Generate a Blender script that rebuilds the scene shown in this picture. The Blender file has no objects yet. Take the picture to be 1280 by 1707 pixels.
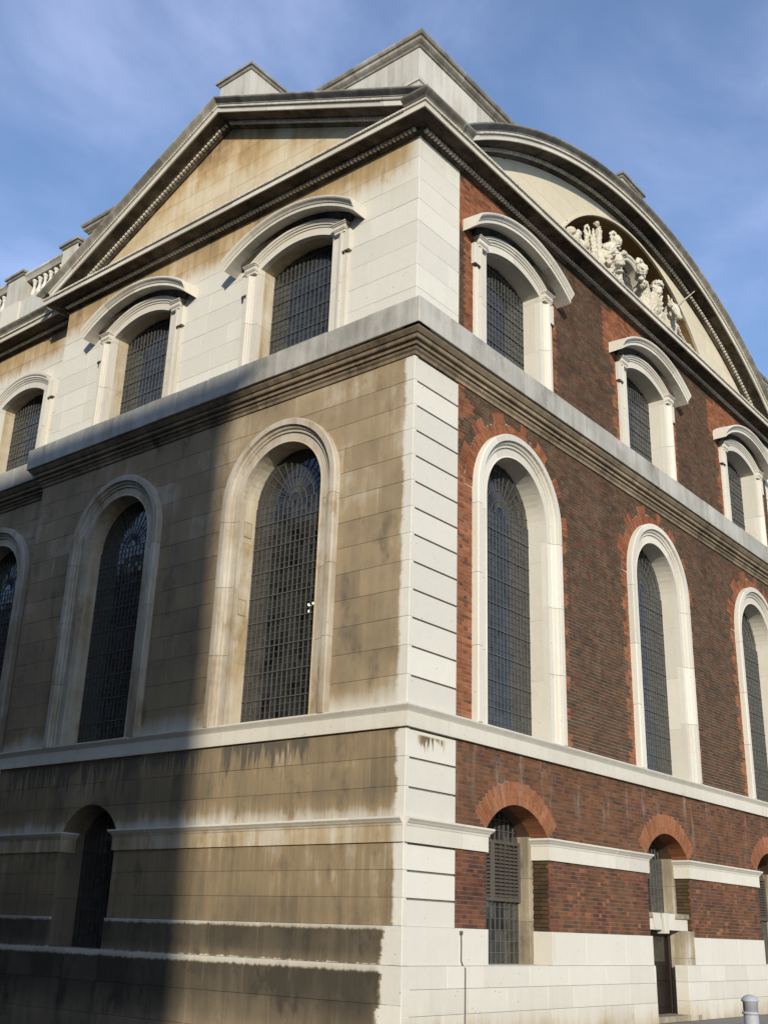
import bpy, bmesh, math, random
from math import pi, sin, cos, sqrt, radians, atan2
from mathutils import Vector, Matrix, noise as mnoise

random.seed(11)
SC = bpy.context.scene
COL = SC.collection

# ------------------------------------------------------------------ camera
cam_d = bpy.data.cameras.new('camera')
cam = bpy.data.objects.new('camera', cam_d)
COL.objects.link(cam)
YAW, PITCH, ROLL = radians(39.50559), radians(20.900014), radians(-1.8585435)
fw = Vector((cos(PITCH) * cos(YAW), cos(PITCH) * sin(YAW), sin(PITCH)))
rt = fw.cross(Vector((0, 0, 1))).normalized()
dn = fw.cross(rt)
r2 = rt * cos(ROLL) + dn * sin(ROLL)
d2 = dn * cos(ROLL) - rt * sin(ROLL)
CAM = Vector((-14.502, -11.325, 1.6))
m = Matrix((r2, -d2, -fw)).transposed().to_4x4()
m.translation = CAM
cam.matrix_world = m
cam_d.sensor_fit = 'HORIZONTAL'
cam_d.sensor_width = 36.0
cam_d.lens = 36.0 * 1835.834 / 1280.0
cam_d.clip_end = 6000
SC.camera = cam

# ------------------------------------------------------------------ sky and sun
SUN_TO = Vector((-1.0, -1.0, 0.455)).normalized()      # direction towards the sun
SUN_EL = math.asin(SUN_TO.z)
SUN_AZ = atan2(SUN_TO.x, SUN_TO.y)                      # clockwise from +Y
world = bpy.data.worlds.new('World')
SC.world = world
world.use_nodes = True
wn, wl = world.node_tree.nodes, world.node_tree.links
wn.clear()
w_out = wn.new('ShaderNodeOutputWorld')
w_bg = wn.new('ShaderNodeBackground')
w_sky = wn.new('ShaderNodeTexSky')
w_sky.sky_type = 'NISHITA'
w_sky.sun_disc = False
w_sky.sun_elevation = SUN_EL
w_sky.sun_rotation = SUN_AZ
w_sky.altitude = 0
w_sky.air_density = 1.0
w_sky.dust_density = 0.2
w_sky.ozone_density = 4.0
w_bg.inputs['Strength'].default_value = 0.15
# thin cirrus all over the sky
w_tc = wn.new('ShaderNodeTexCoord')
w_map = wn.new('ShaderNodeMapping')
w_map.inputs['Location'].default_value = (5.1, 3.2, 2.2)
w_map.inputs['Rotation'].default_value = (0.3, 0.5, 0.6)
w_map.inputs['Scale'].default_value = (1.3, 1.5, 1.3)
w_nz = wn.new('ShaderNodeTexNoise')
w_nz.inputs['Scale'].default_value = 2.3
w_nz.inputs['Detail'].default_value = 10
w_nz.inputs['Roughness'].default_value = 0.56
w_nz.inputs['Distortion'].default_value = 0.55
w_mr = wn.new('ShaderNodeMapRange')
w_mr.interpolation_type = 'SMOOTHSTEP'
w_mr.inputs['From Min'].default_value = 0.38
w_mr.inputs['From Max'].default_value = 0.78
w_mr.inputs['To Min'].default_value = 0.05
w_mr.inputs['To Max'].default_value = 0.34
w_mix = wn.new('ShaderNodeMix')
w_mix.data_type = 'RGBA'
w_mix.inputs[7].default_value = (5.6, 6.0, 8.6, 1)
wl.new(w_tc.outputs['Generated'], w_map.inputs['Vector'])
wl.new(w_map.outputs[0], w_nz.inputs['Vector'])
wl.new(w_nz.outputs['Fac'], w_mr.inputs['Value'])
wl.new(w_mr.outputs[0], w_mix.inputs[0])
wl.new(w_sky.outputs[0], w_mix.inputs[6])
wl.new(w_mix.outputs[2], w_bg.inputs['Color'])
wl.new(w_bg.outputs[0], w_out.inputs['Surface'])

sun_d = bpy.data.lights.new('sun', 'SUN')
sun_d.energy = 3.5
sun_d.angle = radians(0.55)
sun_d.color = (1.0, 0.935, 0.81)
sun = bpy.data.objects.new('sun', sun_d)
COL.objects.link(sun)
sun.rotation_euler = (-SUN_TO).to_track_quat('-Z', 'Y').to_euler()
sun.location = (-60, -60, 50)

vs = SC.view_settings
vs.view_transform = 'Standard'
vs.look = 'None'
vs.exposure = 0.40
vs.gamma = 1.0
vs.use_curve_mapping = False
SC.cycles.max_bounces = 6
SC.cycles.diffuse_bounces = 1
SC.cycles.glossy_bounces = 2
SC.cycles.transparent_max_bounces = 10

# ------------------------------------------------------------------ dimensions
Z_LEDGE, Z_PLINTH = 1.12, 1.70
Z_IMP0, Z_IMP1 = 2.97, 3.37
Z_SILL0, Z_SILL1 = 4.82, 5.20
Z_COR0, Z_COR1, Z_BLK = 11.84, 12.29, 12.84
Z_TOP, Z_FAS, Z_CYM = 16.95, 17.27, 17.42


def sq(z):            # mouldings drawn at a larger height, squeezed to the measured one
    return Z_TOP + (z - Z_TOP) * 0.78

W_R = 19.86          # length of the brick front
W_L = 11.82          # length of the projecting stone bay
X_PIER = 1.42        # width of the stone corner pier on the brick front
RC = (3.50, 9.93, 16.36)      # window centres, brick front
RCB = (3.41, 9.66, 15.92)     # basement openings, brick front
LC = (3.32, 8.51)             # window centres, stone bay
X_REC, LCR = 0.45, 14.18      # set-back wall and its window centre
Y_END = 24.0


# ------------------------------------------------------------------ material helpers
class NT:
    def __init__(s, name):
        s.m = bpy.data.materials.new(name)
        s.m.use_nodes = True
        s.n, s.l = s.m.node_tree.nodes, s.m.node_tree.links
        s.b = s.n['Principled BSDF']
        s.out = s.n['Material Output']

    def new(s, t, **kw):
        n = s.n.new(t)
        for k, v in kw.items():
            setattr(n, k, v)
        return n

    def val(s, sock, v):
        if hasattr(v, 'is_output') or isinstance(v, bpy.types.NodeSocket):
            s.l.new(v, sock)
        else:
            sock.default_value = v

    def math(s, op, a, b=0.0, c=0.0, clamp=False):
        n = s.new('ShaderNodeMath', operation=op, use_clamp=clamp)
        for i, v in enumerate((a, b, c)):
            s.val(n.inputs[i], v)
        return n.outputs[0]

    def noise(s, vec, scale, detail=4, rough=0.55, dist=0.0):
        n = s.new('ShaderNodeTexNoise')
        s.val(n.inputs['Vector'], vec)
        n.inputs['Scale'].default_value = scale
        n.inputs['Detail'].default_value = detail
        n.inputs['Roughness'].default_value = rough
        n.inputs['Distortion'].default_value = dist
        return n.outputs['Fac']

    def mapping(s, vec, scale, loc=(0, 0, 0)):
        n = s.new('ShaderNodeMapping')
        s.val(n.inputs['Vector'], vec)
        n.inputs['Scale'].default_value = scale
        n.inputs['Location'].default_value = loc
        return n.outputs[0]

    def rng(s, v, a, b, c=0.0, d=1.0, smooth=True):
        n = s.new('ShaderNodeMapRange')
        n.interpolation_type = 'SMOOTHSTEP' if smooth else 'LINEAR'
        s.val(n.inputs['Value'], v)
        for k, x in zip(('From Min', 'From Max', 'To Min', 'To Max'), (a, b, c, d)):
            n.inputs[k].default_value = x
        return n.outputs[0]

    def ramp(s, v, stops, mode='LINEAR'):
        n = s.new('ShaderNodeValToRGB')
        n.color_ramp.interpolation = mode
        e = n.color_ramp.elements
        while len(e) < len(stops):
            e.new(0.5)
        for i, (p, c) in enumerate(sorted(stops, key=lambda q: q[0])):
            e[i].position = min(1, max(0, p))
            e[i].color = (c, c, c, 1) if not hasattr(c, '__len__') else (*c, 1)
        s.val(n.inputs[0], v)
        return n.outputs[0]

    def mix(s, f, a, b, blend='MIX'):
        n = s.new('ShaderNodeMix', data_type='RGBA', blend_type=blend)
        s.val(n.inputs[0], f)
        for k, v in ((6, a), (7, b)):
            if isinstance(v, bpy.types.NodeSocket):
                s.l.new(v, n.inputs[k])
            else:
                n.inputs[k].default_value = (*v, 1)
        return n.outputs[2]

    def bump(s, h, strength, dist=0.02):
        n = s.new('ShaderNodeBump')
        n.inputs['Strength'].default_value = strength
        n.inputs['Distance'].default_value = dist
        s.val(n.inputs['Height'], h)
        s.l.new(n.outputs[0], s.b.inputs['Normal'])


MATS = {}


def make_stone(name, clean=(0.63, 0.595, 0.51), tan=(0.40, 0.30, 0.175), dark=(0.105, 0.088, 0.064),
               zc=None, uc=None, base=0.0, streak=0.35, patch=0.5, edge=0.0, sharp=False, rough=0.9,
               drip=0.0, tone_amt=0.10, drips=()):
    """Weathered limestone: soot amount 0 (washed) .. 0.5 (tan) .. 1 (black crust).
    zc = [(z, amount)] by height, uc = [(distance from the corner, factor)]."""
    t = NT(name)
    tc = t.new('ShaderNodeTexCoord').outputs['Object']
    sx = t.new('ShaderNodeSeparateXYZ')
    t.l.new(tc, sx.inputs[0])
    x, y, z = sx.outputs
    u = t.math('MAXIMUM', x, y)
    big = t.noise(tc, 0.9, 4, 0.6)
    med = t.noise(tc, 4.5, 4, 0.65)
    fine = t.noise(tc, 38, 2, 0.6)
    stk = t.noise(t.mapping(tc, (5.0, 5.0, 0.38)), 1.0, 4, 0.7, 0.0)
    stk2 = t.noise(t.mapping(tc, (11.0, 11.0, 0.8)), 1.0, 3, 0.7)
    soot = base
    if zc:
        z0, z1 = zc[0][0], zc[-1][0]
        zz = z
        if drip:
            dd = t.math('SUBTRACT', t.math('ADD', t.math('MULTIPLY', stk2, 0.6), t.math('MULTIPLY', stk, 0.4)), 0.5)
            zz = t.math('ADD', z, t.math('MULTIPLY', dd, drip))
        zn = t.math('DIVIDE', t.math('SUBTRACT', zz, z0), z1 - z0, clamp=True)
        soot = t.ramp(zn, [((p - z0) / (z1 - z0), v) for p, v in zc])
    if uc:
        u1 = uc[-1][0]
        uu = t.math('ADD', u, t.math('MULTIPLY', t.math('SUBTRACT', t.noise(t.mapping(tc, (0.3, 0.3, 2.3)), 1.5, 3, 0.6), 0.5), edge * 0.7))
        wn_ = t.new('ShaderNodeTexWhiteNoise', noise_dimensions='1D')
        t.l.new(t.math('FLOOR', t.math('DIVIDE', z, 0.25)), wn_.inputs['W'])
        uu = t.math('ADD', uu, t.math('MULTIPLY', t.math('SUBTRACT', wn_.outputs['Value'], 0.5), edge * 0.30))
        uu = t.math('ADD', uu, t.math('MULTIPLY', t.math('SUBTRACT', t.noise(tc, 14, 4, 0.7), 0.5), edge * 0.45))
        un = t.math('DIVIDE', uu, u1, clamp=True)
        soot = t.math('MULTIPLY', soot, t.ramp(un, [(p / u1, v) for p, v in uc]))
    # patches only where there is some soot already; a little everywhere
    var = t.math('ADD', t.math('MULTIPLY', t.math('SUBTRACT', big, 0.5), patch),
                 t.math('MULTIPLY', t.math('SUBTRACT', stk, 0.5), streak))
    gain = t.math('ADD', t.math('MULTIPLY', t.math('MINIMUM', soot, 0.55), 1.9), 0.10)
    soot = t.math('ADD', soot, t.math('MULTIPLY', var, gain))
    soot = t.math('ADD', soot, t.math('MULTIPLY', t.math('SUBTRACT', med, 0.5), 0.16), clamp=True)
    grime = t.rng(t.noise(t.mapping(tc, (1.0, 1.0, 0.55), (3.1, 7.7, 1.3)), 1.6, 5, 0.68), 0.52, 0.74)
    soot = t.math('ADD', soot, t.math('MULTIPLY', grime, t.math('MULTIPLY', gain, 0.26)), clamp=True)
    att = t.new('ShaderNodeAttribute', attribute_name='tone').outputs['Fac']
    soot = t.math('ADD', soot, t.math('MULTIPLY', att, t.math('MULTIPLY', gain, -0.035)), clamp=True)
    for (ua_, ub_, ztop, zlow, amt) in drips:
        wu = t.math('MULTIPLY', t.rng(u, ua_ - 0.12, ua_ + 0.12), t.rng(u, ub_ + 0.12, ub_ - 0.12))
        run = t.math('ADD', t.math('MULTIPLY', stk2, 1.3), t.rng(z, zlow, ztop, -0.42, 0.18, False))
        mk = t.math('MULTIPLY', t.rng(run, 0.62, 0.78), wu)
        mk = t.math('MULTIPLY', mk, t.rng(z, ztop + 0.01, ztop - 0.03))
        soot = t.math('ADD', soot, t.math('MULTIPLY', mk, amt), clamp=True)
    darkish = tuple(0.45 * a + 0.55 * b for a, b in zip(tan, dark))
    col = t.ramp(soot, [(0.0, clean), (0.24, tuple(0.72 * a + 0.28 * b for a, b in zip(clean, tan))), (0.5, tan), (0.75, darkish), (1.0, dark)])
    f = t.math('ADD', 0.93, t.math('MULTIPLY', fine, 0.14))
    f = t.math('MULTIPLY', f, t.math('ADD', 0.91, t.math('MULTIPLY', med, 0.18)))
    f = t.math('MULTIPLY', f, t.math('ADD', 1.0, t.math('MULTIPLY', att, tone_amt * 0.5)))
    # warm and grey tinge from stone to stone
    cb = t.new('ShaderNodeCombineXYZ')
    for i in range(3):
        t.l.new(f, cb.inputs[i])
    col = t.mix(1.0, col, cb.outputs[0], 'MULTIPLY')
    t.l.new(col, t.b.inputs['Base Color'])
    t.b.inputs['Roughness'].default_value = rough
    t.b.inputs['Specular IOR Level'].default_value = 0.25
    vo = t.new('ShaderNodeTexVoronoi', feature='F1')
    t.l.new(tc, vo.inputs['Vector'])
    vo.inputs['Scale'].default_value = 7.0
    vo.inputs['Randomness'].default_value = 1.0
    pit = t.math('MULTIPLY', t.rng(vo.outputs['Distance'], 0.13, 0.06), t.rng(med, 0.50, 0.56))
    col = t.mix(t.math('MULTIPLY', pit, 0.55), col, dark)
    t.l.new(col, t.b.inputs['Base Color'])
    h = t.math('ADD', t.math('MULTIPLY', fine, 0.35), t.math('MULTIPLY', med, 0.65))
    h = t.math('SUBTRACT', h, t.math('MULTIPLY', pit, 0.5))
    t.bump(h, 0.35, 0.02)
    MATS[name] = t.m
    return t.m


make_stone('stone_pier_right', zc=[(0, 0.30), (0.35, 0.12), (0.8, 0.03), (4.35, 0.03), (4.75, 0.10), (4.82, 0.05), (5.3, 0.02), (11.3, 0.03), (11.9, 0.10)], streak=0.3, patch=0.35, tone_amt=0.14, drips=((0.35, 1.05, 4.74, 4.30, 0.85),))
make_stone('stone_trim_right', base=0.10, streak=0.6, patch=0.5, tone_amt=0.18)
make_stone('stone_upper', tan=(0.40, 0.275, 0.135), zc=[(12.8, 0.12), (13.1, 0.03), (15.6, 0.03), (16.0, 0.14), (16.4, 0.42), (16.95, 0.58)], uc=[(0, 0.0), (0.12, 0.45), (0.35, 1), (20, 1)], drip=0.7, streak=0.4, patch=0.6)
make_stone('stone_upper_right', zc=[(12.8, 0.10), (13.1, 0.02), (16.5, 0.03), (16.95, 0.10)], streak=0.2, patch=0.2)
make_stone('stone_tall', tan=(0.315, 0.235, 0.138), zc=[(5.2, 0.22), (5.36, 0.32), (5.60, 0.54), (6.6, 0.66), (8.2, 0.56), (10.4, 0.50), (11.84, 0.54)],
           uc=[(0, 0.0), (0.19, 0.0), (0.205, 0.9), (0.5, 1), (20, 1)], edge=0.16, drip=0.15, streak=0.25, patch=0.5)
make_stone('stone_base', tan=(0.27, 0.197, 0.110), zc=[(1.70, 0.62), (1.95, 0.66), (2.35, 0.56), (2.97, 0.52), (3.36, 0.28), (3.46, 0.34), (3.60, 0.52), (3.8, 0.66), (4.5, 0.56), (4.82, 0.58)],
           uc=[(0, 0.0), (0.20, 0.0), (0.212, 0.95), (0.4, 1), (20, 1)], edge=0.18, drip=0.14, streak=0.6, patch=0.4, drips=((2.2, 4.4, 4.80, 3.75, 0.55), (5.0, 6.8, 4.80, 4.0, 0.4), (7.0, 11.4, 4.80, 3.3, 0.5)))
make_stone('stone_plinth', tan=(0.25, 0.19, 0.12), dark=(0.058, 0.049, 0.034),
           zc=[(0, 0.60), (0.25, 0.78), (0.55, 0.92), (1.0, 0.96), (1.035, 0.30), (1.12, 0.16), (1.14, 0.70), (1.30, 0.88), (1.62, 0.92), (1.65, 0.35), (1.70, 0.25)],
           uc=[(0, 0.0), (0.35, 0.0), (0.37, 1), (0.5, 1), (20, 1)], edge=0.25, drip=0.16, streak=0.3, patch=0.3)
make_stone('stone_plinth_right', zc=[(0, 0.42), (0.2, 0.30), (0.5, 0.12), (0.9, 0.07), (1.7, 0.04)], streak=0.6, patch=0.6, tone_amt=0.08)
make_stone('stone_tympanum', clean=(0.62, 0.54, 0.38), tan=(0.46, 0.31, 0.15), dark=(0.16, 0.11, 0.06), zc=[(17.3, 0.24), (18.3, 0.26), (19.3, 0.48), (20.2, 0.72)], streak=0.6, patch=1.5)
make_stone('stone_tympanum_right', clean=(0.63, 0.565, 0.42), tan=(0.46, 0.33, 0.18), base=0.12, streak=0.4, patch=0.35)
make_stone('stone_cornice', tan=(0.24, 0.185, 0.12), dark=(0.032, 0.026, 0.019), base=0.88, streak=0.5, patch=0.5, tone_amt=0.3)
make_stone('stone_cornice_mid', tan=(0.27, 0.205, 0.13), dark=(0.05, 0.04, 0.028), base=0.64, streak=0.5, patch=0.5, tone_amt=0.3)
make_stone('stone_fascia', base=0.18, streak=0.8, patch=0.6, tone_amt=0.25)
make_stone('stone_cymatium', clean=(0.44, 0.42, 0.37), tan=(0.25, 0.225, 0.18), dark=(0.06, 0.055, 0.045), base=0.50, streak=0.7, patch=0.8, tone_amt=0.35)
make_stone('stone_blocking', clean=(0.50, 0.475, 0.415), tan=(0.30, 0.28, 0.24), dark=(0.06, 0.058, 0.052), base=0.34, streak=0.8, patch=1.1, tone_amt=0.22)
make_stone('stone_attic', clean=(0.55, 0.53, 0.47), tan=(0.36, 0.32, 0.25), dark=(0.08, 0.075, 0.065), base=0.28, streak=1.1, patch=0.8, tone_amt=0.25)
make_stone('stone_reveal', tan=(0.40, 0.30, 0.17), base=0.40, streak=0.6, patch=0.6)
make_stone('stone_reveal_right', tan=(0.46, 0.37, 0.24), base=0.17, streak=0.5, patch=0.5)
make_stone('stone_jamb_dirty', tan=(0.33, 0.27, 0.18), base=0.56, streak=0.7, patch=0.7)
make_stone('stone_doorway', tan=(0.26, 0.20, 0.125), base=0.74, streak=0.5, patch=0.4)
make_stone('stone_carved', clean=(0.66, 0.62, 0.52), tan=(0.42, 0.36, 0.25), dark=(0.10, 0.09, 0.07), base=0.32, streak=0.3, patch=1.2)
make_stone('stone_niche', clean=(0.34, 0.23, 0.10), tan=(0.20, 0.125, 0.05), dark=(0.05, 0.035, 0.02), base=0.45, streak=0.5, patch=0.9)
make_stone('stone_sill', zc=[(4.82, 0.20), (4.90, 0.14), (5.2, 0.12)], streak=0.9, patch=0.4)
make_stone('stone_impost_left', zc=[(2.97, 0.46), (3.25, 0.42), (3.30, 0.18), (3.37, 0.05)], uc=[(0, 0), (0.12, 0.05), (0.18, 1), (20, 1)], edge=0.2, drip=0.12, streak=0.8)
make_stone('stone_trim_left', tan=(0.31, 0.235, 0.145), base=0.37, streak=0.5, patch=0.5)
make_stone('stone_trim_upper', tan=(0.42, 0.33, 0.215), base=0.20, streak=0.5, patch=0.6)
make_stone('stone_far', base=0.25, streak=0.4, patch=0.5)


def plain(name, col, rough=0.8, metal=0.0, noise_amt=0.2, scale=12, spec=0.3, bump=0.2):
    t = NT(name)
    tc = t.new('ShaderNodeTexCoord').outputs['Object']
    n = t.noise(tc, scale, 5, 0.6)
    lo = tuple(c * (1 - noise_amt) for c in col)
    hi = tuple(min(1, c * (1 + noise_amt)) for c in col)
    t.l.new(t.mix(n, lo, hi), t.b.inputs['Base Color'])
    t.b.inputs['Roughness'].default_value = rough
    t.b.inputs['Metallic'].default_value = metal
    t.b.inputs['Specular IOR Level'].default_value = spec
    if bump:
        t.bump(t.noise(tc, scale * 4, 3), bump, 0.01)
    MATS[name] = t.m
    return t.m


plain('iron_bars', (0.09, 0.09, 0.083), 0.6, 0.0, 0.3, 9)
plain('iron_dark', (0.035, 0.035, 0.035), 0.55, 0.0, 0.3, 9)
plain('joint_mortar', (0.20, 0.175, 0.135), 0.95, noise_amt=0.3)
t = NT('brick_mortar')
tc = t.new('ShaderNodeTexCoord').outputs['Object']
sx = t.new('ShaderNodeSeparateXYZ')
t.l.new(tc, sx.inputs[0])
nz = t.noise(tc, 3, 5, 0.6)
up = t.mix(nz, (0.22, 0.18, 0.12), (0.46, 0.39, 0.29))
lo = t.mix(nz, (0.07, 0.055, 0.048), (0.30, 0.26, 0.23))
t.l.new(t.mix(t.rng(sx.outputs[2], 4.9, 5.0), lo, up), t.b.inputs['Base Color'])
t.b.inputs['Roughness'].default_value = 0.95
MATS['brick_mortar'] = t.m
plain('plaster_inner', (0.13, 0.105, 0.075), 0.9, noise_amt=0.3, scale=3)
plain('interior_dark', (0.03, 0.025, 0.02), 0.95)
plain('louvre_paint', (0.085, 0.072, 0.058), 0.55, noise_amt=0.35, scale=20)
plain('door_wood', (0.016, 0.010, 0.007), 0.5, noise_amt=0.4, scale=8)
plain('bollard_paint', (0.37, 0.37, 0.39), 0.45, noise_amt=0.12, scale=30)
plain('brick_soffit', (0.10, 0.055, 0.032), 0.95, noise_amt=0.4, scale=14)
plain('side_brick', (0.10, 0.055, 0.035), 0.95, noise_amt=0.4, scale=6)
plain('cable', (0.10, 0.085, 0.07), 0.7)
plain('slate', (0.09, 0.095, 0.105), 0.6, noise_amt=0.3, scale=4)
plain('lead', (0.16, 0.165, 0.17), 0.55, noise_amt=0.2, scale=3)

# bricks: colour per brick from the mesh, plus lime streaks and soot
t = NT('brick')
tc = t.new('ShaderNodeTexCoord').outputs['Object']
ac = t.new('ShaderNodeAttribute', attribute_name='col').outputs['Color']
n1 = t.noise(tc, 55, 4, 0.65)
n2 = t.noise(tc, 1.1, 5, 0.6)
n3 = t.noise(t.mapping(tc, (2.4, 2.4, 0.30)), 1.0, 7, 0.75, 0.2)
sx = t.new('ShaderNodeSeparateXYZ')
t.l.new(tc, sx.inputs[0])
c = t.mix(t.rng(n1, 0.3, 0.75), ac, t.mix(1.0, ac, (0.68, 0.66, 0.66), 'MULTIPLY'))
c = t.mix(t.math('MULTIPLY', t.rng(n2, 0.42, 0.68), 0.55), c, t.mix(1.0, c, (0.52, 0.50, 0.50), 'MULTIPLY'))
zone = t.math('MULTIPLY', t.rng(sx.outputs[2], 3.3, 4.7), t.rng(sx.outputs[2], 4.86, 4.80))
lime = t.math('MULTIPLY', t.rng(n3, 0.52, 0.70), t.math('ADD', t.math('MULTIPLY', zone, 0.40), 0.06))
c = t.mix(lime, c, (0.42, 0.39, 0.35))
t.l.new(c, t.b.inputs['Base Color'])
t.b.inputs['Roughness'].default_value = 0.9
t.b.inputs['Specular IOR Level'].default_value = 0.2
t.bump(n1, 0.5, 0.012)
MATS['brick'] = t.m

# old window glass: sky reflections over a slightly grimy pane
t = NT('old_glass')
t.n.remove(t.b)
tc = t.new('ShaderNodeTexCoord').outputs['Object']
gl = t.new('ShaderNodeBsdfGlossy')
gl.inputs['Roughness'].default_value = 0.05
gl.inputs['Color'].default_value = (0.95, 0.97, 1, 1)
tr = t.new('ShaderNodeBsdfTransparent')
tr.inputs['Color'].default_value = (0.50, 0.52, 0.54, 1)
di = t.new('ShaderNodeBsdfDiffuse')
di.inputs['Color'].default_value = (0.16, 0.155, 0.14, 1)
mx1 = t.new('ShaderNodeMixShader')
pt = t.new('ShaderNodeAttribute', attribute_name='tone').outputs['Fac']
t.l.new(t.math('ADD', t.rng(t.noise(tc, 2.3, 5, 0.6), 0.3, 0.7, 0.05, 0.22), t.math('MULTIPLY', pt, 0.05), clamp=True), mx1.inputs[0])
gl_r = t.math('ADD', 0.04, t.math('MULTIPLY', t.math('ABSOLUTE', pt), 0.10))
t.l.new(gl_r, gl.inputs['Roughness'])
t.l.new(tr.outputs[0], mx1.inputs[1])
t.l.new(di.outputs[0], mx1.inputs[2])
ge = t.new('ShaderNodeNewGeometry')
dt = t.new('ShaderNodeVectorMath', operation='DOT_PRODUCT')
t.l.new(ge.outputs['Normal'], dt.inputs[0])
t.l.new(ge.outputs['Incoming'], dt.inputs[1])
gr = t.math('POWER', t.math('SUBTRACT', 1.0, t.math('ABSOLUTE', dt.outputs['Value'])), 4.0)
fres = t.math('ADD', t.math('MULTIPLY', gr, 0.9), 0.06, clamp=True)
mx2 = t.new('ShaderNodeMixShader')
t.l.new(fres, mx2.inputs[0])
t.l.new(mx1.outputs[0], mx2.inputs[1])
t.l.new(gl.outputs[0], mx2.inputs[2])
t.l.new(mx2.outputs[0], t.out.inputs['Surface'])
MATS['old_glass'] = t.m

# paving and road
t = NT('asphalt')
tc = t.new('ShaderNodeTexCoord').outputs['Object']
a = t.noise(tc, 60, 3)
b = t.noise(tc, 0.7, 5)
t.l.new(t.mix(t.math('ADD', t.math('MULTIPLY', a, 0.6), t.math('MULTIPLY', b, 0.5)), (0.030, 0.030, 0.031), (0.085, 0.082, 0.08)), t.b.inputs['Base Color'])
t.b.inputs['Roughness'].default_value = 0.9
t.bump(a, 0.5, 0.01)
MATS['asphalt'] = t.m
t = NT('paving')
tc = t.new('ShaderNodeTexCoord').outputs['Object']
a = t.noise(tc, 30, 4)
at = t.new('ShaderNodeAttribute', attribute_name='tone').outputs['Fac']
t.l.new(t.mix(t.math('ADD', t.math('MULTIPLY', a, 0.7), t.math('MULTIPLY', at, 0.3)), (0.13, 0.115, 0.105), (0.26, 0.23, 0.21)), t.b.inputs['Base Color'])
t.b.inputs['Roughness'].default_value = 0.9
t.bump(a, 0.4, 0.01)
MATS['paving'] = t.m
t = NT('lamp_glow')
t.b.inputs['Base Color'].default_value = (1, 0.9, 0.7, 1)
t.b.inputs['Emission Color'].default_value = (1, 0.86, 0.62, 1)
t.b.inputs['Emission Strength'].default_value = 3
MATS['lamp_glow'] = t.m


# ------------------------------------------------------------------ mesh helpers
def FR(u, d, z):            # brick front: u along +X, d outwards
    return (u, -d, z)


def FL(u, d, z):            # stone front: u along +Y
    return (-d, u, z)


def FS(u, d, z):            # set-back stone wall
    return (X_REC - d, u, z)


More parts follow.
